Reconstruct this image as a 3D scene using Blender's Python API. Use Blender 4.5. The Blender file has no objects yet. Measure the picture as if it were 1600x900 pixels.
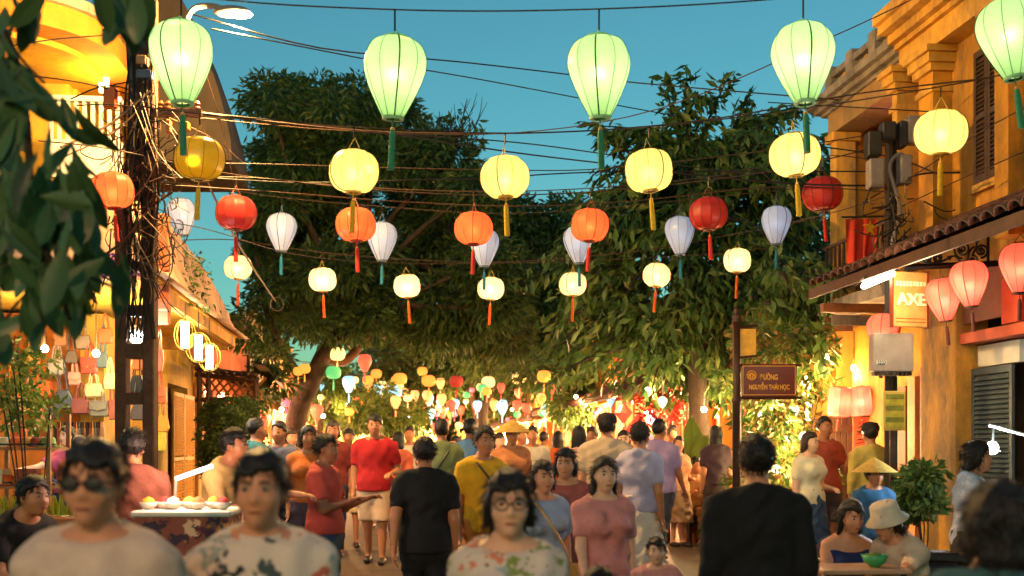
import bpy, bmesh, math, random
import numpy as np
from mathutils import Vector, Matrix
random.seed(7); rng = np.random.default_rng(7)
sc = bpy.context.scene
C = sc.collection
R = math.radians
FP, CZ, HY = 1777.8, 1.65, 700.0          # focal length in photo pixels, eye height, horizon row

# ---------------------------------------------------------------- camera
cd = bpy.data.cameras.new('camera'); cam = bpy.data.objects.new('camera', cd); C.objects.link(cam)
cam.location = (0, 0, CZ); cam.rotation_euler = (R(90), 0, 0)
cd.sensor_width = 36; cd.lens = 40; cd.shift_y = (HY - 450) / 1600
cd.clip_start = .1; cd.clip_end = 3000
cd.dof.use_dof = True; cd.dof.focus_distance = 12.8; cd.dof.aperture_fstop = 1.9
sc.camera = cam
# ---------------------------------------------------------------- sky, sun, exposure
w = bpy.data.worlds.new('World'); sc.world = w; w.use_nodes = True
nt = w.node_tree; bg = nt.nodes['Background']
sky = nt.nodes.new('ShaderNodeTexSky'); sky.sky_type = 'NISHITA'; sky.sun_disc = False
sky.sun_elevation = R(3); sky.sun_rotation = R(200); sky.air_density = 1.0; sky.dust_density = .3; sky.ozone_density = 3.0
mx = nt.nodes.new('ShaderNodeMix'); mx.data_type = 'RGBA'; mx.blend_type = 'MULTIPLY'; mx.inputs[0].default_value = 1
mx.inputs[7].default_value = (.60, .99, .74, 1)
nt.links.new(sky.outputs[0], mx.inputs[6]); nt.links.new(mx.outputs[2], bg.inputs[0]); bg.inputs[1].default_value = .15
sd = bpy.data.lights.new('sun', 'SUN'); sun = bpy.data.objects.new('sun', sd); C.objects.link(sun)
sd.energy = .08; sd.angle = R(12); sd.color = (1, .85, .7); sun.rotation_euler = (R(80), 0, R(-20))
sc.view_settings.view_transform = 'Standard'; sc.view_settings.look = 'None'
sc.view_settings.exposure = 1.22; sc.view_settings.gamma = 1
sc.cycles.sample_clamp_indirect = 4; sc.cycles.max_bounces = 7; sc.cycles.diffuse_bounces = 3
sc.cycles.use_denoising = True; sc.cycles.caustics_reflective = False; sc.cycles.caustics_refractive = False
try: sc.cycles.use_light_tree = True
except Exception: pass

# ---------------------------------------------------------------- helpers
def at(px, py, d): return Vector(((px - 800) / FP * d, d, CZ + (HY - py) / FP * d))
def gz(d):                                              # the street rises a little away from the crossing
    t = min(1, max(0, (d - 6) / 7)); return .28 * t * t * (3 - 2 * t)
TH = math.atan(.11); cT, sT = math.cos(TH), math.sin(TH)
def W(lx, ly, z=0): return Vector((lx * cT - ly * sT, lx * sT + ly * cT, z))
def pl(px, lx):                                         # pixel column on a wall plane along the street
    k = (px - 800) / FP; d = lx / (k * cT + sT); return (-k * d * sT + d * cT, d)
def pz(py, d): return CZ + (HY - py) / FP * d
def lin(h):
    h = h.lstrip('#'); c = [int(h[i:i+2], 16) / 255 for i in (0, 2, 4)]
    return tuple(x / 12.92 if x <= .04045 else ((x + .055) / 1.055) ** 2.4 for x in c)
def tag(o, label=None, cat=None, group=None, kind=None):
    if label: o['label'] = label
    if cat: o['category'] = cat
    if group: o['group'] = group
    if kind: o['kind'] = kind
    return o
def thing(name, label, cat, loc=(0, 0, 0), rz=0, group=None):
    o = bpy.data.objects.new(name, None); C.objects.link(o); o.location = loc; o.rotation_euler = (0, 0, rz)
    o.empty_display_size = .1
    return tag(o, label, cat, group)
def mobj(name, me, parent=None):
    o = bpy.data.objects.new(name, me); C.objects.link(o)
    if parent: o.parent = parent
    return o
def copy_tree(o, parent=None):
    c = o.copy(); C.objects.link(c); c.parent = parent
    for ch in list(o.children): copy_tree(ch, c)
    return c
class MB:
    def __init__(s): s.v = []; s.f = []; s.m = []
    def add(s, vs, fs, mi=0):
        b = len(s.v); s.v += [tuple(p) for p in vs]
        for f in fs: s.f.append(tuple(i + b for i in f)); s.m.append(mi)
        return s
    def box(s, x0, x1, y0, y1, z0, z1, mi=0, T=None):
        x0, x1 = sorted((x0, x1)); y0, y1 = sorted((y0, y1)); z0, z1 = sorted((z0, z1))
        vs = [Vector(p) for p in ((x0,y0,z0),(x1,y0,z0),(x1,y1,z0),(x0,y1,z0),(x0,y0,z1),(x1,y0,z1),(x1,y1,z1),(x0,y1,z1))]
        if T is not None: vs = [T @ p for p in vs]
        return s.add(vs, [(0,3,2,1),(4,5,6,7),(0,1,5,4),(1,2,6,5),(2,3,7,6),(3,0,4,7)], mi)
    def tube(s, pts, r, n=6, mi=0, cap=True, squash=None):
        pts = [Vector(p) for p in pts]; k = len(pts)
        rs = r if isinstance(r, (list, tuple)) else [r] * k
        vs = []; ref = Vector((0, 0, 1)); prev = None
        for i, p in enumerate(pts):
            t = (pts[min(i + 1, k - 1)] - pts[max(i - 1, 0)])
            t = t.normalized() if t.length > 1e-9 else Vector((0, 0, 1))
            if prev is None:
                a = t.cross(ref if abs(t.z) < .9 else Vector((1, 0, 0))).normalized()
            else:
                a = (prev - t * prev.dot(t)); a = a.normalized() if a.length > 1e-6 else t.orthogonal().normalized()
            prev = a; b = t.cross(a)
            for j in range(n):
                u = 2 * math.pi * j / n; vs.append(p + (a * math.cos(u) + b * math.sin(u)) * rs[i])
        fs = [(i*n + j, i*n + (j+1) % n, (i+1)*n + (j+1) % n, (i+1)*n + j) for i in range(k - 1) for j in range(n)]
        if cap: fs += [tuple(range(n))[::-1], tuple((k-1)*n + j for j in range(n))]
        return s.add(vs, fs, mi)
    def lathe(s, prof, n=24, c=(0, 0, 0), mi=0, cap=False):
        vs = [(c[0] + r * math.cos(2*math.pi*j/n), c[1] + r * math.sin(2*math.pi*j/n), c[2] + z) for r, z in prof for j in range(n)]
        fs = [(i*n + j, i*n + (j+1) % n, (i+1)*n + (j+1) % n, (i+1)*n + j) for i in range(len(prof) - 1) for j in range(n)]
        if cap: fs += [tuple(range(n))[::-1], tuple((len(prof)-1)*n + j for j in range(n))]
        return s.add(vs, fs, mi)
    def prism(s, poly, o, ux, uy, ext, mi=0):             # polygon in plane (o,ux,uy) extruded by ext
        o, ux, uy, ext = map(Vector, (o, ux, uy, ext)); n = len(poly)
        a = [o + ux * x + uy * y for x, y in poly]; b = [p + ext for p in a]
        return s.add(a + b, [tuple(range(n))[::-1], tuple(range(n, 2*n))] + [(i, (i+1) % n, n + (i+1) % n, n + i) for i in range(n)], mi)
    def ball(s, c, r, n=10, k=6, mi=0):
        rx, ry, rz = r if isinstance(r, (tuple, list)) else (r, r, r)
        vs = [(c[0], c[1], c[2] - rz)]
        for i in range(1, k):
            u = -math.pi/2 + math.pi * i / k
            vs += [(c[0] + rx*math.cos(u)*math.cos(2*math.pi*j/n), c[1] + ry*math.cos(u)*math.sin(2*math.pi*j/n), c[2] + rz*math.sin(u)) for j in range(n)]
        vs.append((c[0], c[1], c[2] + rz)); fs = []
        for j in range(n):
            fs.append((0, 1 + (j+1) % n, 1 + j)); fs.append((len(vs)-1, 1 + (k-2)*n + j, 1 + (k-2)*n + (j+1) % n))
        fs += [(1+i*n+j, 1+i*n+(j+1) % n, 1+(i+1)*n+(j+1) % n, 1+(i+1)*n+j) for i in range(k-2) for j in range(n)]
        return s.add(vs, fs, mi)
    def mesh(s, name, mats, smooth=False, bevel=0):
        me = bpy.data.meshes.new(name); me.from_pydata(s.v, [], s.f)
        for m in (mats if isinstance(mats, (list, tuple)) else [mats]): me.materials.append(m)
        if len(set(s.m)) > 1: me.polygons.foreach_set('material_index', s.m)
        bm = bmesh.new(); bm.from_mesh(me)
        bmesh.ops.recalc_face_normals(bm, faces=bm.faces)
        if bevel: bmesh.ops.bevel(bm, geom=bm.edges[:], offset=bevel, segments=1, affect='EDGES')
        bm.to_mesh(me); bm.free()
        if smooth: me.polygons.foreach_set('use_smooth', [True] * len(me.polygons))
        return me
    def build(s, name, mats, parent=None, smooth=False, bevel=0):
        return mobj(name, s.mesh(name, mats, smooth, bevel), parent)
def box(name, mat, parent, x0, x1, y0, y1, z0, z1, bevel=0): return MB().box(x0, x1, y0, y1, z0, z1).build(name, mat, parent, bevel=bevel)
def smooth_path(pts, k=6):                              # Catmull-Rom through points
    pts = [Vector(p) for p in pts]; out = []
    for i in range(len(pts) - 1):
        p0, p1, p2, p3 = pts[max(i-1, 0)], pts[i], pts[i+1], pts[min(i+2, len(pts)-1)]
        for j in range(k):
            t = j / k; out.append(.5 * ((2*p1) + (p2-p0)*t + (2*p0-5*p1+4*p2-p3)*t*t + (3*p1-p0-3*p2+p3)*t**3))
    return out + [pts[-1]]
def plight(name, loc, power, col, r=.06, parent=None):
    l = bpy.data.lights.new(name, 'POINT'); l.energy = power; l.color = col; l.shadow_soft_size = r
    o = bpy.data.objects.new(name, l); C.objects.link(o); o.location = loc
    if parent: o.parent = parent
    return o
# ---------------------------------------------------------------- materials
_mats = {}
def mat(key, col, rough=.6, var=.18, scale=6, bump=.15, metal=0, spec=.4, stain=None, coat=0):
    if key in _mats: return _mats[key]
    if isinstance(col, str): col = lin(col)
    m = bpy.data.materials.new(key); m.use_nodes = True; n = m.node_tree; L = n.links
    p = n.nodes['Principled BSDF']; p.inputs['Roughness'].default_value = rough; p.inputs['Metallic'].default_value = metal
    p.inputs['Specular IOR Level'].default_value = spec; p.inputs['Coat Weight'].default_value = coat
    tc = n.nodes.new('ShaderNodeTexCoord')
    nz = n.nodes.new('ShaderNodeTexNoise'); nz.inputs['Scale'].default_value = scale; nz.inputs['Detail'].default_value = 6
    nz.inputs['Roughness'].default_value = .65
    L.new(tc.outputs['Object'], nz.inputs['Vector'])
    cr = n.nodes.new('ShaderNodeValToRGB'); cr.color_ramp.elements[0].position = .3; cr.color_ramp.elements[1].position = .7
    cr.color_ramp.elements[0].color = (*[c * (1 - var * 1.4) for c in col], 1); cr.color_ramp.elements[1].color = (*[min(1, c * (1 + var)) for c in col], 1)
    L.new(nz.outputs[0], cr.inputs[0]); out = cr.outputs[0]
    if stain:                                            # weathering: big dark blotches with a shape of their own
        n2 = n.nodes.new('ShaderNodeTexNoise'); n2.inputs['Scale'].default_value = scale * .3; n2.inputs['Detail'].default_value = 9; n2.inputs['Roughness'].default_value = .75
        mp = n.nodes.new('ShaderNodeMapping'); mp.inputs['Scale'].default_value = (1, 1, .35)
        L.new(tc.outputs['Object'], mp.inputs[0]); L.new(mp.outputs[0], n2.inputs['Vector'])
        r2 = n.nodes.new('ShaderNodeValToRGB'); r2.color_ramp.elements[0].position = .44; r2.color_ramp.elements[1].position = .66
        L.new(n2.outputs[0], r2.inputs[0])
        mm = n.nodes.new('ShaderNodeMix'); mm.data_type = 'RGBA'; L.new(r2.outputs[0], mm.inputs[0]); L.new(out, mm.inputs[6]); mm.inputs[7].default_value = (*stain, 1)
        out = mm.outputs[2]
    L.new(out, p.inputs['Base Color'])
    if bump:
        n3 = n.nodes.new('ShaderNodeTexNoise'); n3.inputs['Scale'].default_value = scale * 7; n3.inputs['Detail'].default_value = 4
        L.new(tc.outputs['Object'], n3.inputs['Vector'])
        b = n.nodes.new('ShaderNodeBump'); b.inputs['Strength'].default_value = bump; b.inputs['Distance'].default_value = .02
        L.new(n3.outputs[0], b.inputs['Height']); L.new(b.outputs[0], p.inputs['Normal'])
    _mats[key] = m; return m
def emat(key, col, strength):
    if key in _mats: return _mats[key]
    m = bpy.data.materials.new(key); m.use_nodes = True; n = m.node_tree; n.nodes.remove(n.nodes['Principled BSDF'])
    e = n.nodes.new('ShaderNodeEmission'); e.inputs[0].default_value = (*col, 1); e.inputs[1].default_value = strength
    n.links.new(e.outputs[0], n.nodes['Material Output'].inputs[0]); _mats[key] = m; return m
def silk(key, col, trans=.7, rough=.38, emit=0):        # lantern cloth: lets the bulb inside shine through
    if key in _mats: return _mats[key]
    if isinstance(col, str): col = lin(col)
    m = bpy.data.materials.new(key); m.use_nodes = True; n = m.node_tree; L = n.links
    p = n.nodes['Principled BSDF']; p.inputs['Roughness'].default_value = rough; p.inputs['Specular IOR Level'].default_value = .6
    tc = n.nodes.new('ShaderNodeTexCoord'); mp = n.nodes.new('ShaderNodeMapping'); mp.inputs['Scale'].default_value = (14, 14, 120)
    nz = n.nodes.new('ShaderNodeTexNoise'); nz.inputs['Scale'].default_value = 1; nz.inputs['Detail'].default_value = 3
    L.new(tc.outputs['Object'], mp.inputs[0]); L.new(mp.outputs[0], nz.inputs['Vector'])
    cr = n.nodes.new('ShaderNodeValToRGB'); cr.color_ramp.elements[0].position = .25; cr.color_ramp.elements[1].position = .75
    cr.color_ramp.elements[0].color = (*[c * .82 for c in col], 1); cr.color_ramp.elements[1].color = (*[min(1, c * 1.06) for c in col], 1)
    L.new(nz.outputs[0], cr.inputs[0]); L.new(cr.outputs[0], p.inputs['Base Color'])
    if emit:
        L.new(cr.outputs[0], p.inputs['Emission Color']); p.inputs['Emission Strength'].default_value = emit
    t = n.nodes.new('ShaderNodeBsdfTranslucent'); L.new(cr.outputs[0], t.inputs[0])
    rf = n.nodes.new('ShaderNodeBsdfRefraction'); L.new(cr.outputs[0], rf.inputs[0]); rf.inputs['Roughness'].default_value = .85; rf.inputs['IOR'].default_value = 1.3
    s0 = n.nodes.new('ShaderNodeMixShader'); s0.inputs[0].default_value = .06; L.new(t.outputs[0], s0.inputs[1]); L.new(rf.outputs[0], s0.inputs[2])
    s = n.nodes.new('ShaderNodeMixShader'); s.inputs[0].default_value = trans
    L.new(p.outputs[0], s.inputs[1]); L.new(s0.outputs[0], s.inputs[2]); L.new(s.outputs[0], n.nodes['Material Output'].inputs[0])
    _mats[key] = m; return m
def leafmat(key, cols, trans=.35, rough=.45):           # each leaf its own tone
    if key in _mats: return _mats[key]
    m = bpy.data.materials.new(key); m.use_nodes = True; n = m.node_tree; L = n.links
    p = n.nodes['Principled BSDF']; p.inputs['Roughness'].default_value = rough; p.inputs['Specular IOR Level'].default_value = .35
    g = n.nodes.new('ShaderNodeNewGeometry'); cr = n.nodes.new('ShaderNodeValToRGB'); el = cr.color_ramp.elements
    while len(el) < len(cols): el.new(.5)
    for i, c in enumerate(cols): el[i].position = i / max(1, len(cols) - 1); el[i].color = (*(lin(c) if isinstance(c, str) else c), 1)
    L.new(g.outputs['Random Per Island'], cr.inputs[0]); L.new(cr.outputs[0], p.inputs['Base Color'])
    t = n.nodes.new('ShaderNodeBsdfTranslucent'); L.new(cr.outputs[0], t.inputs[0])
    s = n.nodes.new('ShaderNodeMixShader'); s.inputs[0].default_value = trans
    L.new(p.outputs[0], s.inputs[1]); L.new(t.outputs[0], s.inputs[2]); L.new(s.outputs[0], n.nodes['Material Output'].inputs[0])
    _mats[key] = m; return m
def printed(key, base, spots, scale=9):                 # patterned cloth
    m = bpy.data.materials.new(key); m.use_nodes = True; n = m.node_tree; L = n.links
    p = n.nodes['Principled BSDF']; p.inputs['Roughness'].default_value = .8
    tc = n.nodes.new('ShaderNodeTexCoord'); v = n.nodes.new('ShaderNodeTexVoronoi'); v.inputs['Scale'].default_value = scale
    nz = n.nodes.new('ShaderNodeTexNoise'); nz.inputs['Scale'].default_value = scale * 2.2; nz.inputs['Detail'].default_value = 3
    ad = n.nodes.new('ShaderNodeMix'); ad.data_type = 'RGBA'; ad.blend_type = 'LINEAR_LIGHT'; ad.inputs[0].default_value = .12
    L.new(tc.outputs['Object'], ad.inputs[6]); L.new(tc.outputs['Object'], nz.inputs['Vector']); L.new(nz.outputs[1], ad.inputs[7]); L.new(ad.outputs[2], v.inputs['Vector'])
    c1 = n.nodes.new('ShaderNodeValToRGB'); c1.color_ramp.interpolation = 'CONSTANT'; el = c1.color_ramp.elements
    while len(el) < len(spots): el.new(.5)
    for i, c in enumerate(spots): el[i].position = i / len(spots); el[i].color = (*lin(c), 1)
    sp = n.nodes.new('ShaderNodeSeparateColor'); L.new(v.outputs['Color'], sp.inputs[0]); L.new(sp.outputs[0], c1.inputs[0])
    c2 = n.nodes.new('ShaderNodeValToRGB'); c2.color_ramp.elements[0].position = .36; c2.color_ramp.elements[0].color = (1, 1, 1, 1); c2.color_ramp.elements[1].position = .44; c2.color_ramp.elements[1].color = (0, 0, 0, 1)
    L.new(v.outputs['Distance'], c2.inputs[0])
    mm = n.nodes.new('ShaderNodeMix'); mm.data_type = 'RGBA'; L.new(c2.outputs[0], mm.inputs[0]); mm.inputs[6].default_value = (*lin(base), 1); L.new(c1.outputs[0], mm.inputs[7])
    L.new(mm.outputs[2], p.inputs['Base Color']); _mats[key] = m; return m

WOOD = mat('dark_wood', '#4a2c1a', .55, .3, 5, .3); WOOD2 = mat('warm_wood', '#8a5426', .5, .3, 5, .3)
BLACK = mat('black_metal', '#15130f', .45, .1, 10, .1); IRON = mat('wrought_iron', '#0e0c0b', .5, .1, 10, .1, metal=.6)
CABLE = mat('cable_rubber', '#120f0d', .55, .1, 20, 0); WIRE = mat('lantern_cord', '#3d2c1e', .6, .2, 30, 0)
OCHRE = mat('ochre_plaster', '#cf8f24', .85, .2, 2.8, .35, stain=(.15, .085, .03)); OCHRE2 = mat('ochre_trim', '#d8a13e', .8, .18, 3.4, .3, stain=(.16, .10, .05))
CREAM = mat('cream_plaster', '#dcc79a', .85, .12, 2.5, .25, stain=(.3, .22, .13)); PINKP = mat('pink_plaster', '#d2a888', .85, .2, 3, .35, stain=(.22, .15, .11))
TILE = mat('roof_tile', '#6a3a28', .8, .4, 9, .4, stain=(.05, .045, .035)); GREYP = mat('weathered_plaster', '#8f8375', .9, .3, 4, .4, stain=(.06, .055, .05))
STONE = mat('concrete', '#6b5c50', .85, .25, 6, .35)
# ================================================================ the setting
def strip(name, m, lx0, lx1, ly, dz, kind='structure'):
    vs = []; fs = []
    for i, y in enumerate(ly):
        for x in (lx0, lx1):
            p = W(x, y); p.z = gz(p.y) + dz; vs.append(p)
        if i: b = 2*i; fs.append((b-2, b-1, b+1, b))
    me = bpy.data.meshes.new(name); me.from_pydata(vs, [], fs); me.materials.append(m)
    o = mobj(name, me); o['kind'] = kind; return o
LY = [-30, -5, 0, 3, 5, 6] + [6.5 + .5*i for i in range(16)] + [16, 20, 30, 50, 90, 200, 900]
ASPH = mat('street_paving', '#5b4a3c', .55, .35, 1.6, .5, stain=(.035, .03, .026)); GND = mat('ground_soil', '#3b332b', .9, .3, .6, .4)
strip('ground', GND, -900, 900, LY, -.02)
strip('street', ASPH, -3.2, 5.3, LY, 0)
Rf, Lf = 6.08, -3.67
PAVE = mat('pavement_stone', '#7c6a58', .8, .25, 2.5, .4, stain=(.06, .05, .04))
for nm, a, b in (('pavement_right', 5.3, 8.5), ('pavement_left', -7, -3.2)):
    m_ = MB()
    ys = LY[1:-3]
    for i in range(len(ys) - 1):
        c = [W(a, ys[i]), W(b, ys[i]), W(b, ys[i+1]), W(a, ys[i+1])]
        lo = [Vector((p.x, p.y, gz(p.y) - .1)) for p in c]; hi = [Vector((p.x, p.y, gz(p.y) + .12)) for p in c]
        m_.add(lo + hi, [(4, 5, 6, 7), (0, 3, 7, 4), (1, 5, 6, 2)])
    m_.build(nm, PAVE)['kind'] = 'structure'

def slatted(name, parent, m, x, y0, y1, z0, z1, n, t=.03, ang=35, axis='y'):
    """louvred shutter: frame with its slats as sub-parts; axis is the direction of its width"""
    fr = MB(); fw = .05
    def bx(a0, a1, b0, b1, mb):
        mb.box(x - t/2, x + t/2, a0, a1, b0, b1) if axis == 'y' else mb.box(a0, a1, x - t/2, x + t/2, b0, b1)
    bx(y0, y0 + fw, z0, z1, fr); bx(y1 - fw, y1, z0, z1, fr)
    bx(y0 + fw, y1 - fw, z0, z0 + .08, fr); bx(y0 + fw, y1 - fw, z1 - .07, z1, fr); zm = (z0 + z1) / 2; bx(y0 + fw, y1 - fw, zm - .03, zm + .03, fr)
    f = fr.build(name, m, parent)
    s = MB(); hw = (z1 - z0) / n * .62; L = (y1 - y0) / 2 - fw
    s.box(-.004, .004, -L, L, -hw, hw); me = s.mesh('slat', m)
    for i in range(n):
        z = z0 + .09 + (z1 - z0 - .17) * (i + .5) / n
        if abs(z - zm) < .04: continue
        o = mobj('slat', me, f)
        if axis == 'y': o.location = (x, (y0+y1)/2, z); o.rotation_euler = (0, R(ang), 0)
        else: o.location = ((y0+y1)/2, x, z); o.rotation_euler = (0, R(ang), R(90))
    return f
def tile_roof(parent, m, xe, ze, xw, zw, y0, y1, pitch=.2, rows=4):
    """barrel tiles on a slope from the eave (xe,ze) up to the wall (xw,zw); every tile a piece"""
    L = math.hypot(xw - xe, zw - ze); a = math.atan2(zw - ze, xw - xe); tl = L / rows * 1.12
    s = MB(); vs = []; n = 6
    for e, (xx, rr) in enumerate(((0, .105), (tl, .09))):
        for q in (1, .8):
            for j in range(n + 1):
                u = math.pi * j / n; vs.append((xx, -math.cos(u) * rr * q * pitch / .2, math.sin(u) * rr * q * .75))
    k = n + 1
    for j in range(n):
        s.add([], [])
    fs = []
    for j in range(n): fs += [(j, j+1, 2*k+j+1, 2*k+j), (k+j, 3*k+j, 3*k+j+1, k+j+1), (j, k+j, k+j+1, j+1)]
    s.add(vs, fs); me = s.mesh('tile', m, smooth=False)
    ny = int((y1 - y0) / pitch)
    for r in range(rows):
        for j in range(ny):
            o = mobj('tile', me, parent); t = L / rows * r
            o.location = (xe + math.cos(a) * t, y0 + pitch * (j + .5) + random.uniform(-.012, .012), ze + math.sin(a) * t + .02 + r * .006)
            o.rotation_euler = (random.uniform(-.04, .04), -a + random.uniform(-.03, .03), random.uniform(-.03, .03))
def text_mesh(body, size, depth, m):
    cu = bpy.data.curves.new('lettering', 'FONT'); cu.body = body; cu.size = size; cu.extrude = depth; cu.offset = size * .022; cu.align_x = 'CENTER'; cu.align_y = 'CENTER'
    o = bpy.data.objects.new('lettering_source', cu); C.objects.link(o)
    dg = bpy.context.evaluated_depsgraph_get(); me = bpy.data.meshes.new_from_object(o.evaluated_get(dg))
    bpy.data.objects.remove(o); bpy.data.curves.remove(cu); me.materials.clear(); me.materials.append(m); me.name = 'lettering'; return me

# ---------------------------------------------------------------- right: ochre townhouse
yb = thing('townhouse', 'ochre yellow two-storey townhouse with pilasters, louvred shutters and roof parapet', 'building', W(Rf, 0), TH)
def ry(px): return pl(px, Rf)[0]
def rd(px): return pl(px, Rf)[1]
y12 = ry(1455); y11 = ry(1510)
SHUT = mat('shutter_brown', '#4a3420', .6, .25, 6, .3); SHUTB = mat('shutter_slate', '#3f4a4c', .55, .2, 6, .3); SHUTR = mat('shutter_rust', '#7a4330', .55, .2, 6, .3)
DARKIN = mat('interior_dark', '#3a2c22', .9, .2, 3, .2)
# upper wall, in slabs round the window opening
yw0, yw1 = ry(1572), ry(1527); zw0, zw1 = pz(272, 11.3), pz(58, 11.3)
for a, b, c, d_ in ((6.2, yw0, 3.6, 6.6), (yw1, 12.95, 3.6, 6.6), (yw0, yw1, 3.6, zw0), (yw0, yw1, zw1, 6.6)):
    box('wall', OCHRE, yb, 0, .3, a, b, c, d_)
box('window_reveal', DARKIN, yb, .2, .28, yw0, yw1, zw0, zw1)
ym = (yw0 + yw1) / 2
slatted('shutter', yb, SHUT, -.03, yw0 + .004, ym - .004, zw0, zw1, 26); slatted('shutter', yb, SHUT, -.03, ym + .004, yw1 - .004, zw0, zw1, 26)
MB().box(-.06, -.001, yw0 - .06, yw1 + .06, zw0 - .09, zw0 - .01).build('window_sill', OCHRE2, yb)
# pilasters with capitals
for pa, pb, dep in ((1488, 1465, .22), (1600, 1578, .16), (1441, 1433, .3)):
    a, b = ry(pa), ry(pb)
    box('pilaster', OCHRE2 if dep > .25 else OCHRE, yb, -dep, -.002, a, b, 3.7, 5.72)
    cp = MB()
    for i, (e, z0, z1) in enumerate(((.03, 5.50, 5.56), (.05, 5.72, 5.80), (.09, 5.80, 5.90), (.13, 5.90, 5.97))): cp.box(-dep - e, -.003, a - e, b + e, z0 + .001*i, z1)
    cp.build('capital', OCHRE2, yb)
# entablature and cornice over the near part
en = MB()
for i, (e, z0, z1) in enumerate(((.24, 5.975, 6.2), (.30, 6.2, 6.26), (.38, 6.26, 6.36), (.50, 6.36, 6.46), (.56, 6.46, 6.58))): en.box(-e, -.004, 6.3, ry(1436), z0, z1)
en.build('cornice', OCHRE2, yb)
# open loggia further on: beam, cornice, parapet
yl0, yl1 = ry(1433), ry(1305)
zb = pz(203, 15.2)
box('beam', mat('loggia_beam', '#a8824a', .85, .2, 3, .3, stain=(.2, .14, .08)), yb, -.1, .3, yl0 + .002, yl1, zb, zb + .28)
co = MB()
for i, (e, z0, z1) in enumerate(((.14, .28, .33), (.22, .33, .40), (.30, .40, .50))): co.box(-e, .34, yl0 + .003 + .001*i, yl1 + e, zb + z0, zb + z1)
co.build('cornice', GREYP, yb)
zp = zb + .5; zt = pz(108, 15.2)
par = box('parapet', GREYP, yb, -.06, .1, yl0 + .004, yl1 - .01, zp, zt - .09)
box('coping', GREYP, yb, -.14, .18, yl0 + .005, yl1 + .04, zt - .088, zt, .008)
np_ = 4
for i in range(np_):
    y = yl0 + .2 + (yl1 - .12 - yl0 - .2) * i / (np_ - 1)
    box('parapet_post', GREYP, yb, -.16, .2, y - .1, y + .1, zp + .002, zt + .07, .01)
    if i < np_ - 1:
        y2 = y + (yl1 - .12 - yl0 - .2) / (np_ - 1) / 2
        MB().prism([(-.2, 0), (0, -.13), (.2, 0), (0, .13)], (-.075, y2, (zp + zt) / 2 - .05), (0, 1, 0), (0, 0, 1), (.014, 0, 0)).build('lozenge_ornament', OCHRE2, yb)
        fr = MB(); hz = (zt - zp) / 2 - .1; zc = (zp + zt) / 2 - .05
        for s1 in (-1, 1): fr.box(-.08, -.061, y2 - .34, y2 + .34, zc + s1*hz - .015, zc + s1*hz + .015); fr.box(-.08, -.061, y2 + s1*.34 - .015, y2 + s1*.34 + .015, zc - hz + .015, zc + hz - .015)
        fr.build('panel_frame', GREYP, yb)
box('column', OCHRE2, yb, -.08, .2, yl1 - .22, yl1 - .01, 3.6, zb - .002, .01)
box('column_capital', OCHRE2, yb, -.14, .26, yl1 - .27, yl1 + .03, zb - .12, zb - .003, .01)
box('loggia_wall', OCHRE, yb, 1.6, 1.8, yl0 - .3, yl1 + .1, 3.6, 6.9)
box('loggia_end_wall', OCHRE, yb, .3, 1.6, yl1 - .06, yl1 + .12, 3.6, 6.9); box('loggia_ceiling', OCHRE, yb, .3, 1.62, yl0, yl1, zb + .12, zb + .3)
box('loggia_floor', GREYP, yb, -.25, 1.7, yl0, yl1, 3.45, 3.6)
slatted('loggia_door', yb, SHUT, 1.57, yl0 + .3, yl0 + 1.3, 3.62, 5.3, 30)
rail = MB()
for z in (3.72, 4.32): rail.box(-.2, -.16, yl0 + .02, yl1 - .05, z, z + .04)
rail.build('balcony_rail', WOOD, yb)
for i in range(16):
    y = yl0 + .1 + (yl1 - yl0 - .25) * i / 15; box('baluster', WOOD, yb, -.195, -.165, y - .015, y + .015, 3.762, 4.318)
# ground floor
zA = 3.95
box('pillar', OCHRE, yb, -.12, .25, y11 + .005, y12, 0, zA, .01)
box('lintel', OCHRE2, yb, .0, .24, 6.3, y11, 3.25, zA); box('sign_panel', mat('brown_panel', '#6b3f28', .6, .3, 3, .2), yb, -.05, -.004, y11 - .9, y11 - .02, 2.95, 3.5)
box('transom_beam', mat('red_beam', '#a5401f', .55, .2, 4, .2), yb, -.08, .2, 6.3, y11 - .01, 2.74, 2.85)
box('red_column', mat('red_paint', '#b23a17', .5, .2, 4, .2), yb, -.1, -.055, ry(1612), ry(1580), 2.86, 3.3)
box('shop_back_wall', mat('shop_inner_wall', '#7a7468', .8, .2, 2, .2), yb, 2.2, 2.3, 6.3, 15.3, 0, 3.9)
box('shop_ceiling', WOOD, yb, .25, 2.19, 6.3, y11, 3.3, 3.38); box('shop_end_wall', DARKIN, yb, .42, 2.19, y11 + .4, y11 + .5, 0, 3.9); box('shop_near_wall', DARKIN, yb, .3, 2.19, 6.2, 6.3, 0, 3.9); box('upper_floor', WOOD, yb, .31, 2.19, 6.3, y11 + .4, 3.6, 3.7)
box('transom_light_box', mat('pale_sill', '#c9c2ae', .6, .1, 4, .1), yb, .1, .19, ry(1578), y11 - .05, 2.5, 2.72)
slatted('door_leaf', yb, SHUTB, .06, ry(1574), y11 - .02, .12, 2.48, 44)
d2 = slatted('door_leaf', yb, SHUTR, -.22, 0, .62, .12, 2.5, 46); d2.location = (-.0, ry(1576) - .03, 0); d2.rotation_euler = (0, 0, R(-190))
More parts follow.
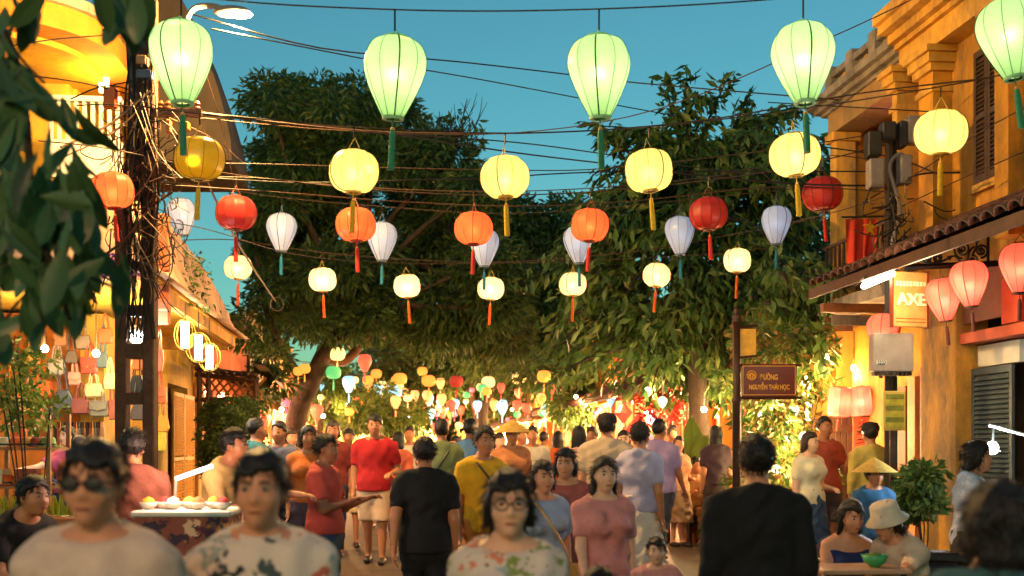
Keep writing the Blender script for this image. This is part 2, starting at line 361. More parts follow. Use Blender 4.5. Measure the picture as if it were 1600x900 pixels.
# shop bay past the pillar
yc = ry(1385)
box('shop_wall', OCHRE, yb, .25, .4, y12 + .002, yl1, 0, 3.45); box('door_frame', WOOD2, yb, .05, .24, ry(1447), ry(1452), .1, 2.7)
slatted('door_leaf', yb, SHUTR, .1, ry(1446), ry(1436), .12, 2.5, 36)
for i, (a, b, c1) in enumerate(((1434, 1427, '#d59a63'), (1425, 1417, '#8d4a30'), (1409, 1398, '#c98a52'), (1395, 1380, '#7d4024'))):
    box('timber_panel', mat('timber%d' % i, c1, .6, .25, 4, .25), yb, .16, .245, ry(a), ry(b), .15, 2.7 - .1*i)
# lean-to tile awning along the front
xe, ze, xw, zw_ = -1.13, 3.5, -.02, 4.02
ya0, ya1 = 6.9, pl(1270, Rf - 1.13)[0]
aw = MB(); a_ = math.atan2(zw_ - ze, xw - xe)
aw.add([(xe, ya0, ze - .03), (xw, ya0, zw_ - .03), (xw, ya1, zw_ - .03), (xe, ya1, ze - .03), (xe, ya0, ze), (xw, ya0, zw_), (xw, ya1, zw_), (xe, ya1, ze)], [(0,3,2,1),(4,5,6,7),(0,1,5,4),(1,2,6,5),(2,3,7,6),(3,0,4,7)])
awn = aw.build('awning', WOOD, yb)
tile_roof(awn, TILE, xe - .08, ze, xw, zw_, ya0, ya1, .2, 4)
nb = 16
for i in range(nb):
    y = ya0 + .15 + (ya1 - ya0 - .3) * i / (nb - 1)
    MB().box(0, math.hypot(xw-xe, zw_-ze) - .05, -.03, .03, -.1, -.035, T=Matrix.Translation((xe, y, ze)) @ Matrix.Rotation(-a_, 4, 'Y')).build('rafter', WOOD, awn)
box('eave_board', WOOD, awn, xe - .05, xe - .02, ya0, ya1, ze - .11, ze - .005)
yt = ry(1362)
box('tie_beam', WOOD2, awn, xe + .05, xw, ya1 - .2, ya1 - .1, ze - .28, ze - .18)
box('end_board', GREYP, awn, xe + .2, xw - .02, ya1 - .09, ya1 - .06, ze - .42, ze - .3)
# fluorescent tube under the awning
p0, p1 = at(1350, 447, 12.0), at(1394, 428, 11.2)
ft = thing('tube_light', 'lit fluorescent tube fixed under the tiled awning', 'lamp', (p0 + p1) / 2)
v0 = p0 - (p0+p1)/2; v1 = p1 - (p0+p1)/2
MB().tube([v0, v1], .034, 8).build('tube', emat('tube_glow', (1, .86, .55), 14), ft)
up = Vector((0, 0, .05)); MB().tube([v0 + up, v1 + up], .025, 4).build('batten', mat('white_batten', '#d8d4c8', .5, .05, 5, 0), ft)
plight('tube_lamp', (.12, -.75, -.22), 26, (1, .8, .45), .25, ft)
# wrought-iron scroll bracket
br = thing('scroll_bracket', 'black wrought-iron bracket with spiral scrolls and leaves under the awning', 'bracket', at(1490, 415, 11.3))
pb = MB().tube([at(1412, 418, 11.3) - br.location, at(1568, 411, 11.3) - br.location], .03, 4).build('bar', IRON, br)
def spiral(cx, cy, r, turns, a0, sgn=1, d=11.3):
    pts = []
    for i in range(int(turns * 16) + 1):
        u = i / 16 * 2 * math.pi; rr = r * (1 - .85 * i / (turns * 16)); pts.append(at(cx + rr * math.cos(a0 + sgn*u), cy + rr * math.sin(a0 + sgn*u), d) - br.location)
    return pts
for (cx, cy, r, t, a0, sg) in ((1504, 390, 14, 2, 1.6, 1), (1533, 392, 11, 1.8, 1.6, -1), (1466, 403, 8, 2, 1.2, 1), (1449, 405, 6, 1.6, 1.6, -1), (1520, 407, 8, 1.5, 4.5, 1)):
    MB().tube(spiral(cx, cy, r, t, a0, sg), .012, 5).build('scroll', IRON, br)
for q in (((1438, 408), (1455, 412), (1475, 407), (1490, 400), (1500, 408)), ((1500, 378), (1515, 372), (1526, 380), (1520, 398)), ((1512, 414), (1514, 395), (1522, 385))):
    MB().tube(smooth_path([at(x, y, 11.3) - br.location for x, y in q], 4), .012, 5).build('scroll', IRON, br)
for (cx, cy, r) in ((1526, 372, 7), (1501, 392, 6), (1532, 390, 6), (1483, 403, 5)):
    c = at(cx, cy, 11.28) - br.location; r2 = r / FP * 11.3
    MB().prism([(r2 * (1 if i % 2 == 0 else .5) * math.cos(i * math.pi / 5), r2 * (1 if i % 2 == 0 else .5) * math.sin(i * math.pi / 5)) for i in range(10)], c, (1, 0, 0), (0, 0, 1), (0, -.012, 0)).build('iron_leaf', IRON, br)
MB().tube([at(1544, 418, 11.3) - br.location, at(1544, 352, 11.3) - br.location], .016, 5).build('upright', IRON, br)
# carved wooden shop sign
sg = thing('shop_sign', 'carved pale wooden shop sign with raised capital letters hanging under the awning', 'sign', at(1421, 468, 11.55), R(16))
SW = mat('sign_wood', '#c09050', .5, .25, 3, .3)
box('board', SW, sg, -.2, .2, -.02, .02, -.28, .28, .008)
for a in (-.215, .2): box('edge_strip', mat('sign_edge', '#7a3018', .5, .2, 5, .1), sg, a, a + .015, -.025, .025, -.29, .29)
LET = mat('sign_letter', '#f0e2b8', .5, .1, 5, .1)
o = mobj('lettering', text_mesh('AXE', .17, .012, LET), sg); o.location = (0, -.034, -.01); o.rotation_euler = (R(90), 0, 0); o.scale = (1.05, 1, 1)
for i in range(9):
    x = -.16 + i * .04; box('small_letter', LET, sg, x - .013, x + .013, -.028, -.021, .135 + random.uniform(-.006, .004), .18)
for z in (-.2, -.235): box('carved_line', mat('sign_line', '#8a5a24', .6, .2, 5, .1), sg, -.17, .17, -.026, -.0205, z, z + .008)

# ---------------------------------------------------------------- left: corner shophouse with bag shop
lb = thing('corner_shophouse', 'yellow corner shophouse with curved balconies above a handbag shop', 'building', W(Lf, 0), TH)
def wl(p):                                              # world point -> the shophouse's own frame
    v = Vector(p) - W(Lf, 0); return Vector((v.x * cT + v.y * sT, -v.x * sT + v.y * cT, v.z))
YELP = mat('yellow_plaster', '#d9a92f', .8, .12, 2.5, .2, stain=(.35, .22, .06)); ORNP = mat('orange_plaster', '#cf8427', .8, .15, 2.5, .2)
def ly_(px): return pl(px, Lf)[0]
box('facade_wall', YELP, lb, -.3, 0, 15.35, ly_(262), 0, 3.4); box('facade_wall', YELP, lb, -.3, 0, ly_(302), 21.6, 0, 3.4)
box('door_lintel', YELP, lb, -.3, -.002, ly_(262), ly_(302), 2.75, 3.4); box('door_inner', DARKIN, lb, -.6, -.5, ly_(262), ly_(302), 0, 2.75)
box('partition_wall', mat('shop_orange_wall', '#a8601c', .75, .15, 2, .2), lb, -4.2, -.02, 15.36, 15.5, 0, 3.4)
SHY = mat('shutter_yellow', '#c8912c', .6, .15, 6, .25)
slatted('shutter', lb, SHY, .03, ly_(268), ly_(284), .3, 2.62, 40); slatted('shutter', lb, SHY, .03, ly_(285), ly_(300), .3, 2.62, 40)
box('door_post', OCHRE2, lb, .0, .1, ly_(302), ly_(311), 0, 3.3, .01)
box('balcony_floor', YELP, lb, -4.2, 1.22, 12.6, 19.1, 3.46, 3.6); box('fascia', OCHRE2, lb, 1.1, 1.2, 12.65, 19, 3.3, 3.458)
box('side_fascia', OCHRE2, lb, -.3, 1.1, 18.9, 19.02, 3.25, 3.458)
# curved balcony front, a bowed sheet with thickness and ridges
A0, A1 = Vector((1.3, 12.5, 3.46)), Vector((1.3, 19.3, 3.46)); bal = MB(); nu, nv = 30, 8; g1 = []
for i in range(nu + 1):
    u = i / nu; base = A0.lerp(A1, u); hgt = 1.02 - .55 * u**1.6 - .25 * u**6
    for j in range(nv + 1):
        v = j / nv; bow = .38 * math.sin(v * math.pi * .55) * (1 - u * .5); rip = .012 * math.sin(u * 90)
        g1.append(base + Vector((-bow * .9 + .10 * (v < .12) + rip, 0, hgt * v)))
g2 = [p + Vector((-.1, 0, .0)) for p in g1]; k = nv + 1; N = len(g1); fs = []
for i in range(nu):
    for j in range(nv): a = i*k + j; fs += [(a, a+1, a+k+1, a+k), (N+a, N+a+k, N+a+k+1, N+a+1)]
for i in range(nu): a = i*k; fs += [(a, a+k, N+a+k, N+a), (a+nv, N+a+nv, N+a+k+nv, a+k+nv)]
for j in range(nv): a = j; b = nu*k + j; fs += [(a, N+a, N+a+1, a+1), (b, b+1, N+b+1, N+b)]
bal.add(g1 + g2, fs); bal.build('curved_balcony', PINKP, lb, smooth=True)
box('balcony_end_wall', PINKP, lb, -.6, 1.16, 12.52, 12.62, 3.47, 4.4)
# wall-mounted boxes beside the pole
for (x0, x1, y0, y1) in ((243, 266, 336, 425), (243, 266, 446, 508), (250, 268, 470, 488)):
    a, b = wl(at(x0, y1, 12.3)), wl(at(x1, y0, 12.3)); box('meter_box', mat('salmon_box', '#b96a45', .6, .15, 5, .15), lb, a.x, b.x, a.y - .1 - (x0 > 245)*.1, a.y, a.z, b.z, .012)
# upper floors
box('upper_wall', YELP, lb, -6, -.35, 15, 15.2, 3.6, 6.4); box('upper_side_wall', YELP, lb, -.5, -.3, 15.2, 20, 3.6, 6.6)
WHT = mat('white_paint', '#d9d4c6', .7, .1, 4, .15)
def rounded_slab(name, m, x0, x1, y0, y1, r, z0, z1):
    pts = [(x0, y0)] + [(x1 - r + r*math.sin(t*math.pi/16), y0 + r - r*math.cos(t*math.pi/16)) for t in range(9)] + [(x1, y1), (x0, y1)]
    return MB().prism(pts, (0, 0, z0), (1, 0, 0), (0, 1, 0), (0, 0, z1 - z0)).build(name, m, lb)
rounded_slab('upper_balcony', ORNP, -6.5, .45, 12.9, 19, 1.3, 6.35, 6.62); rounded_slab('balcony_edge', PINKP, -6.5, .52, 12.83, 19.1, 1.37, 6.622, 6.74)
rounded_slab('balcony_soffit', YELP, -6.5, .1, 13.3, 18.9, 1.0, 6.28, 6.348)
for i in range(14):
    x = -4.2 + i * .3; MB().tube([(x, 13.15, 6.74), (x, 13.15, 7.75)], .028, 6).build('railing_post', mat('railing_brown', '#6b4a3a', .6, .2, 5, .1), lb)
MB().tube([(-4.3, 13.15, 7.75), (-.2, 13.15, 7.75)], .03, 6).build('handrail', mat('railing_brown', '#6b4a3a'), lb)
a, b = wl(at(95, 262, 13.6)), wl(at(205, 172, 13.6))
box('white_balcony', WHT, lb, a.x, b.x, 13.5, 13.6, a.z - .25, a.z + .18)
box('white_balcony_rail', WHT, lb, a.x, b.x, 13.5, 13.6, b.z - .06, b.z)
for i in range(9): x = a.x + .05 + (b.x - a.x - .1) * i / 8; box('white_bar', WHT, lb, x - .018, x + .018, 13.52, 13.58, a.z + .182, b.z - .062)
a, b = wl(at(160, 150, 14.6)), wl(at(174, 108, 14.6)); box('wall_lamp', emat('warm_panel', (1, .78, .35), 5), lb, a.x, b.x, 14.9, 14.96, a.z, b.z)
plight('upper_lamp', wl(at(165, 150, 14.0)), 26, (1, .62, .15), .15, lb)
box('window_shutter', mat('amber_shutter', '#b35a22', .6, .2, 5, .2), lb, wl(at(170, 0, 14.6)).x, wl(at(190, 0, 14.6)).x, 14.88, 14.98, pz(176, 14.6), pz(145, 14.6))
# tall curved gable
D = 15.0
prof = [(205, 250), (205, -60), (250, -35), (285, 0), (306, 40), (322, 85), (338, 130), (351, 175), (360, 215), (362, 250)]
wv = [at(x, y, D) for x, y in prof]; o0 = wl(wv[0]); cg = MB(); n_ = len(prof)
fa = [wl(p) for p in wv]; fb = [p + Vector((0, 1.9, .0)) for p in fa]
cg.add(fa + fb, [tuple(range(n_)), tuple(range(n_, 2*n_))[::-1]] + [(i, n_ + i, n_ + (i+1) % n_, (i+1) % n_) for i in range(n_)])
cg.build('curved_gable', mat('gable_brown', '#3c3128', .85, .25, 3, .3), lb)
# shop ceiling spots, pendant cage lamps
for (x, y, d) in ((318, 478, 15.5), (333, 487, 16.5), (342, 495, 17.2)):
    p = at(x, y, d); t = thing('spotlight', 'small warm spotlight under the curved balcony', 'lamp', p, 0, 'balcony spotlights')
    MB().lathe([(.0, .09), (.035, .09), (.05, 0), (.045, 0)], 12).build('housing', BLACK, t); MB().ball((0, 0, .01), (.04, .04, .02)).build('lens', emat('spot_glow', (1, .82, .4), 10), t)
    MB().tube([(0, 0, .08), (0, 0, 3.47 - p.z)], .008, 5).build('stem', BLACK, t)
    plight('spot_lamp', (0, 0, -.08), 40, (1, .72, .28), .05, t)
for (x, y, d, ww, wh) in ((289, 523, 14.0, 17, 'nearest the utility pole'), (310, 543, 14.8, 20, 'between two others'), (327, 558, 15.6, 18, 'nearest the timber trellis')):
    p = at(x, y, d); t = thing('pendant_lamp', 'cylindrical lit pendant lamp in a round wire cage, ' + wh, 'lamp', p, 0, 'caged pendant lamps')
    r = ww / FP * d
    MB().lathe([(.001, -.16), (.05, -.16), (.05, .16), (.001, .16)], 14).build('glass', emat('pendant_glow', (1, .87, .5), 6), t)
    for i in range(12):
        an = i * math.pi / 6
        MB().tube([(r * math.cos(an) * math.sin(q * math.pi / 8), r * math.sin(an) * math.sin(q * math.pi / 8), .2 * math.cos(q * math.pi / 8)) for q in range(9)], .004, 4).build('cage_wire', mat('brass_wire', '#a08a3a', .4, .1, 5, 0, metal=.7), t)
    MB().tube([(0, 0, .16), (0, 0, 3.46 - p.z)], .006, 5).build('cord', BLACK, t)
    plight('pendant_bulb', (0, -.12, 0), 16, (1, .76, .35), .08, t)
fl = thing('floodlight', 'glaring white floodlight beside the brown utility pole', 'lamp', at(213, 527, 11.9))
MB().ball((0, 0, 0), (.07, .05, .07), 14, 8).build('bulb', emat('flood_glow', (.9, .95, 1), 40), fl); MB().lathe([(.02, .0), (.1, .06), (.1, .09), (.03, .12)], 14).build('reflector', WHT, fl)
MB().tube([(0, 0, .1), (.05, .05, .25), (.12, .05, .27)], .012, 6).build('arm', BLACK, fl)
plight('flood_lamp', (0, .0, -.1), 60, (.95, .95, 1), .07, fl)
for (x, y, d, P_) in ((70, 545, 13.6, 34), (150, 552, 13.6, 32), (238, 545, 14.2, 26)):
    t = thing('shop_bulb', 'bare warm bulb lighting the handbag wall', 'lamp', at(x, y, d), 0, 'handbag shop bulbs')
    MB().ball((0, 0, 0), .045, 10, 6).build('glass', emat('bulb_glow', (1, .85, .55), 18), t); MB().tube([(0, 0, .04), (0, 0, 3.46 - t.location.z)], .006, 5).build('cord', BLACK, t)
    plight('bulb_lamp', (0, -.1, 0), P_, (1, .68, .3), .08, t)

# ---------------------------------------------------------------- rows of further shophouses
GARM = ['#b3392a', '#d8a23a', '#2f6f73', '#c9b89a', '#7a2f4f', '#d56a3a', '#3b4a6b', '#e3d7bd', '#8a5a2a', '#b85a7a']
GN = ['red', 'mustard', 'teal', 'beige', 'plum', 'orange', 'navy', 'cream', 'brown', 'rose']
def garment_mesh(i):
    m_ = MB(); rr = random.Random(i)
    wv = [(-.22, .0), (-.12, .06), (.12, .06), (.22, .0), (.26, -.28), (.17, -.3), (.2, -.75), (-.2, -.75), (-.17, -.3), (-.26, -.28)]
    m_.prism(wv, (0, 0, 0), (1, 0, 0), (0, 0, 1), (0, .05, 0)); return m_.mesh('garment', mat('cloth_%d' % i, GARM[i], .85, .2, 8, .2), bevel=.012)
GM = [garment_mesh(i) for i in range(len(GARM))]
EMB = [emat('bulb_a', (1, .72, .32), 12), emat('bulb_b', (1, .9, .7), 14), emat('bulb_c', (1, .5, .2), 10)]
def shophouse(label, side, y0, y1, h, wallc, bays, eave=2.9, roofc=TILE, power=60, col=(1, .62, .25), upper=False, goods=5, over=.95):
    F = Rf if side > 0 else Lf
    b = thing('shophouse', label, 'building', W(F, 0), TH); s = side; ph = .35
    wm = mat('wall_' + wallc, wallc, .85, .16, 2, .25, stain=tuple(c * .45 for c in lin(wallc)))
    bw = (y1 - y0) / bays
    box('upper_wall', wm, b, 0, s*.25, y0 + .01, y1 - .01, eave, h); box('back_wall', wm, b, s*2.0, s*2.15, y0, y1, 0, h)
    for e in (y0 + .01, y1 - .13): box('side_wall', wm, b, s*.26, s*2.0, e, e + .12, 0, h)
    box('ceiling', WOOD2, b, s*.25, s*2.0, y0 + .14, y1 - .14, eave, eave + .08)
    for i in range(bays + 1):
        y = min(max(y0 + i*bw, y0 + .13), y1 - .13); box('post', WOOD2 if i % 2 else wm, b, -s*.03, s*.2, y - .11, y + .11, 0, eave - .002)
    xo = -s*over; me = MB()
    ze_, zt_ = eave - .12, eave + .35
    me.add([(xo, y0, ze_), (s*.0, y0, zt_), (s*.0, y1, zt_), (xo, y1, ze_), (xo, y0, ze_ + .06), (s*.0, y0, zt_ + .06), (s*.0, y1, zt_ + .06), (xo, y1, ze_ + .06)], [(0,3,2,1),(4,5,6,7),(0,1,5,4),(1,2,6,5),(2,3,7,6),(3,0,4,7)])
    ef = me.build('eave_roof', WOOD, b)
    rt = MB(); n_ = int((y1 - y0) / .24)
    for i in range(n_):
        y = y0 + (i + .5) * .24; rt.tube([(xo - s*.06, y, ze_ + .08), (s*.0, y, zt_ + .09)], .075, 6)
    o = rt.build('tile_row', roofc, b); o['kind'] = 'stuff'
    if upper:
        for i in range(bays):
            yc_ = y0 + (i + .5)*bw; f = box('window', SHUT, b, -s*.03, -s*.002, yc_ - .4, yc_ + .4, eave + .75, min(h - .25, eave + 2)); box('pane', mat('amber_pane', '#d9a548', .3, .2, 3, 0), f, -s*.045, -s*.031, yc_ - .3, yc_ + .3, eave + .85, min(h - .35, eave + 1.9))
        cm = MB(); cm.box(-s*.2, s*.3, y0 - .05, y1 + .05, h, h + .12); cm.build('cornice', wm, b)
    else:
        rf = MB(); rf.add([(-s*min(.35, over*.3), y0, h - .05), (s*1.1, y0, h + 1.1), (s*2.5, y0, h), (-s*min(.35, over*.3), y1, h - .05), (s*1.1, y1, h + 1.1), (s*2.5, y1, h)], [(0,1,2), (3,5,4), (0,3,4,1), (1,4,5,2), (0,2,5,3)]); rf.build('roof', roofc, b)
    for i in range(bays):
        yc_ = y0 + (i + .5)*bw; zc_ = gz(20)
        box('counter', WOOD2, b, s*.5, s*.95, yc_ - bw*.32, yc_ + bw*.32, zc_, zc_ + .85, .01)
        for zz in (1.35, 1.85): box('shelf', WOOD2, b, s*1.7, s*1.98, yc_ - bw*.4, yc_ + bw*.4, zz, zz + .04)
        p = W(F + s*.55, yc_, eave - .35)
        t = thing('shop_lamp', label.split(' with ')[0].replace('shophouse', 'shop') + ' ceiling bulb', 'lamp', p, 0, 'bulbs in ' + label.split(' with ')[0])
        MB().ball((0, 0, 0), .07, 10, 6).build('glass', random.choice(EMB), t); MB().tube([(0, 0, .05), (0, 0, .36)], .01, 5).build('cord', BLACK, t)
        plight('bulb_lamp', (0, 0, -.12), power * 8, col, .12, t)
        for g in range(goods):
            k = random.randrange(len(GM)); yy = yc_ + (g - goods/2 + .5) * bw / (goods + 1)
            o = mobj('hanging_garment', GM[k]); o.location = W(F + s*random.uniform(.2, 1.4), yy, eave - random.uniform(.25, .5)); o.rotation_euler = (0, 0, TH + random.uniform(-.6, .6))
            tag(o, '%s garment hanging in the lit front of the %s' % (GN[k], label.split(' with ')[0]), 'garment', 'garments in the ' + label.split(' with ')[0])
    return b
shophouse('orange low shophouse with tiled eave and timber braces', 1, 15.55, 22.5, 3.35, '#d08a3a', 3, 3.0, power=60, goods=4, over=.3)
shophouse('red-brown shophouse with garments and strings of bulbs', 1, 22.6, 30, 4.4, '#b4552c', 3, 2.9, power=90, col=(1, .5, .22))
shophouse('yellow pillared shophouse with upper windows', 1, 30.2, 40, 5.6, '#dca02c', 4, 2.9, power=230, col=(1, .62, .25), upper=True)
shophouse('pale gold shophouse with wide lit shop front', 1, 40.2, 54, 5.2, '#d9b25a', 5, 2.8, power=300, upper=True, goods=3)
shophouse('tan far shophouse with low tiled roof', 1, 54.2, 72, 4.6, '#b98a5a', 5, 2.8, power=140, goods=2)
shophouse('terracotta shophouse with cloth stalls and pink lanterns', -1, 22.2, 31, 4.6, '#c46a45', 3, 2.9, power=85, col=(1, .5, .3))
shophouse('cream shophouse with dark tiled eave', -1, 31.2, 43, 5.2, '#d2b07a', 4, 2.9, power=210, col=(1, .5, .3), upper=True)
shophouse('rust shophouse with bright shop counters', -1, 43.2, 58, 4.6, '#b0683a', 5, 2.8, power=240, goods=3)
shophouse('ochre far shophouse with row of doors', -1, 58.2, 78, 5, '#c9973f', 5, 2.8, power=130, upper=True, goods=2)

eh = thing('end_house', 'low lit house closing the far end of the street', 'building', W(-1.5, 96), TH)
box('wall', mat('wall_end', '#c9a05a', .85, .15, 2, .2), eh, -9, 9, 0, .4, 0, 4.2); MB().prism([(-9.6, 4.1), (9.6, 4.1), (8, 6), (-8, 6)], (0, -.8, 0), (1, 0, 0), (0, 0, 1), (0, 6, 0)).build('roof', TILE, eh)
for i in range(6): dw = box('door', WOOD2, eh, -7.6 + i*2.7, -6.2 + i*2.7, -.05, -.002, .3, 2.8); box('pane', mat('amber_pane', '#d9a548'), dw, -7.4 + i*2.7, -6.4 + i*2.7, -.07, -.052, 1.2, 2.6)
for x in (-5, 0, 5): plight('porch_bulb', (x, -1.5, 3.2), 3000, (1, .66, .3), .15, eh); MB().ball((x, -1.5, 3.4), .14).build('porch_lamp', EMB[0], eh)
# ================================================================ lanterns
PROF = {
 'teardrop': [(.17, .5), (.28, .475), (.38, .41), (.455, .30), (.495, .16), (.495, .04), (.465, -.09), (.41, -.24), (.335, -.41), (.255, -.57), (.19, -.69), (.165, -.73)],
 'oblate': [(.15, .40), (.25, .392), (.35, .345), (.43, .26), (.485, .14), (.5, .0), (.485, -.14), (.43, -.26), (.35, -.345), (.25, -.392), (.15, -.40)],
 'cylinder': [(.22, .62), (.4, .6), (.47, .52), (.48, .3), (.48, -.3), (.47, -.52), (.4, -.6), (.22, -.62)],
 'diamond': [(.05, .55), (.25, .3), (.5, .02), (.5, -.02), (.25, -.3), (.05, -.55)],
}
_lm = {}
def lantern_meshes(shape, style, n=10, seg=6):
    key = (shape, style, n)
    if key in _lm: return _lm[key]
    pf = PROF[shape]; top, bot = pf[0][1], pf[-1][1]
    fine = [tuple(v)[:2] for v in smooth_path([(r, z, 0) for r, z in pf], 3)]
    st = STYLES[style]; N = n * seg; vs = []
    for r, z in fine:
        for j in range(N):
            ph = (j % seg) / seg; k = 1 - .035 * math.sin(math.pi * ph); a = 2*math.pi*j/N; vs.append((r*k*math.cos(a), r*k*math.sin(a), z))
    s = MB(); s.add(vs, [(i*N+j, i*N+(j+1) % N, (i+1)*N+(j+1) % N, (i+1)*N+j) for i in range(len(fine)-1) for j in range(N)])
    out = {'shade': s.mesh('shade', st['silk'], smooth=True)}
    rb = MB()
    for i in range(n):
        a = 2*math.pi*i/n; rb.tube([((r+.002)*math.cos(a), (r+.002)*math.sin(a), z) for r, z in fine], .006 if i % 5 else .012, 4, mi=0 if i % 5 else 1)
    out['rib_cage'] = rb.mesh('rib_cage', [st['rib'], st['seam']])
    out['top_ring'] = MB().lathe([(pf[0][0]-.03, top-.01), (pf[0][0]+.012, top-.01), (pf[0][0]+.012, top+.03), (pf[0][0]-.03, top+.03)], 20).mesh('top_ring', st['ring'])
    out['bottom_ring'] = MB().lathe([(pf[-1][0]-.05, bot+.01), (pf[-1][0]+.008, bot+.01), (pf[-1][0]+.008, bot-.035), (pf[-1][0]-.05, bot-.035)], 20).mesh('bottom_ring', st['ring'])
    hg = MB(); ht = top + st.get('hang', .28)
    for sx in (-1, 1): hg.tube([(sx*pf[0][0], 0, top), (0, 0, ht)], .009, 4)
    out['hanger'] = hg.mesh('hanger', st['ring'])
    tl = st.get('tassel', .62); ts = MB()
    ts.tube([(0, 0, bot), (0, 0, bot - .2)], .012, 5); ts.lathe([(.001, bot-.17), (.03, bot-.18), (.042, bot-.22), (.05, bot-.3), (.055, bot-.2-tl), (.001, bot-.2-tl)], 10)
    out['tassel'] = ts.mesh('tassel', st['tass'])
    out['bead'] = MB().ball((0, 0, bot - .19), .04, 8, 6).mesh('bead', st['bead'])
    _lm[key] = (out, ht); return _lm[key]
def rib(key, c): return mat(key, c, .6, .1, 10, 0)
BEAD = mat('wood_bead', '#b5803a', .4, .2, 10, 0)
STYLES = {
 'green': dict(silk=silk('silk_green', (.58, .89, .52)), rib=rib('rib_green', '#3f8a4c'), seam=rib('seam_green', '#123a24'), ring=rib('ring_green', '#7fbf8a'), tass=mat('tassel_teal', '#1f7a5a', .7, .2, 20, .2), bead=BEAD, hang=.12, tassel=.62),
 'yellow': dict(silk=silk('silk_yellow', (.99, .79, .35)), rib=rib('rib_yellow', '#c9a53a'), seam=rib('seam_yellow', '#5a3f10'), ring=rib('ring_yellow', '#b99a4a'), tass=mat('tassel_gold', '#c9a017', .7, .2, 20, .2), bead=BEAD, tassel=.62),
 'olive': dict(silk=silk('silk_gold', (.72, .52, .03), .45, .3), rib=rib('rib_gold', '#8a6d10'), seam=rib('seam_gold', '#5a4608'), ring=rib('ring_yellow', '#b99a4a'), tass=mat('tassel_gold', '#c9a017', .7, .2, 20, .2), bead=BEAD, tassel=.62),
 'red': dict(silk=silk('silk_red', (.95, .15, .05)), rib=rib('rib_red', '#8a2a18'), seam=rib('seam_red', '#3a0f0a'), ring=rib('ring_red', '#7a3a20'), tass=mat('tassel_red', '#b32015', .7, .2, 20, .2), bead=BEAD, tassel=.6),
 'crimson': dict(silk=silk('silk_crimson', (.48, .03, .02), .4, .46), rib=rib('rib_crimson', '#4a0e0a'), seam=rib('seam_red', '#3a0f0a'), ring=rib('ring_red', '#7a3a20'), tass=mat('tassel_red', '#b32015', .7, .2, 20, .2), bead=BEAD, tassel=.6),
 'white': dict(silk=silk('silk_white', (.62, .70, .90), .55, .3), rib=rib('rib_white', '#6a7488'), seam=rib('seam_white', '#22304a'), ring=rib('ring_white', '#5a6a80'), tass=mat('tassel_blue', '#0f6a86', .7, .2, 20, .2), bead=rib('bead_dark', '#20303a'), hang=.3, tassel=.6),
 'cream': dict(silk=silk('silk_cream', (.99, .77, .46)), rib=rib('rib_cream', '#a8834a'), seam=rib('seam_cream', '#4a2c10'), ring=rib('ring_yellow', '#b99a4a'), tass=mat('tassel_orange', '#d2571a', .7, .2, 20, .2), bead=BEAD, tassel=.75),
 'shopred': dict(silk=silk('silk_coral', (.90, .16, .11)), rib=rib('rib_coral', '#8a2020'), seam=rib('seam_coral', '#5a1010'), ring=rib('ring_black', '#20100c'), tass=mat('tassel_dark', '#4a1810', .7, .2, 20, .2), bead=rib('bead_dark2', '#201810'), hang=.25, tassel=.5),
 'pink': dict(silk=silk('silk_pink', (.92, .30, .24)), rib=rib('rib_pink', '#b05a4a'), seam=rib('seam_pink', '#b05a4a'), ring=rib('ring_red', '#7a3a20'), tass=mat('tassel_red', '#b32015', .7, .2, 20, .2), bead=BEAD, tassel=.4),
 'purple': dict(silk=silk('silk_magenta', (.75, .06, .40)), rib=rib('rib_purple', '#6a1040'), seam=rib('seam_purple', '#6a1040'), ring=rib('ring_red', '#7a3a20'), tass=mat('tassel_red', '#b32015', .7, .2, 20, .2), bead=BEAD, tassel=.4),
}
def lantern(shape, style, px, py, wpx, d, label, group=None, power=0, col=(1, .85, .6), n=10, tilt=0, zoff=-.05):
    ms, ht = lantern_meshes(shape, style, n)
    wd = wpx / FP * d; p = at(px, py, d)
    t = thing('lantern', label, 'lantern', p, random.uniform(0, 6.28), group); t.scale = (wd, wd, wd)
    for k in ('shade', 'rib_cage', 'top_ring', 'bottom_ring', 'hanger'): mobj(k, ms[k], t)
    ts = mobj('tassel', ms['tassel'], t); mobj('bead', ms['bead'], ts)
    t.rotation_euler.x = random.gauss(0, .045); t.rotation_euler.y = random.gauss(0, .045)
    if power:
        l = plight('bulb', (0, 0, zoff), power * random.uniform(.68, 1.04), col, .04, t)
    return Vector((p.x, p.y, p.z + ht * wd))
def wire(pts, r, label, name='lantern_wire', m=WIRE, group=None, k=8, cat='wire'):
    o = MB().tube(smooth_path(pts, k), r * .78, 5).build(name, m); return tag(o, label, cat, group)
def drop(hang, wirept, r=.006):                          # hook from lantern hanger to the wire
    return MB().tube([hang, wirept], r, 4)

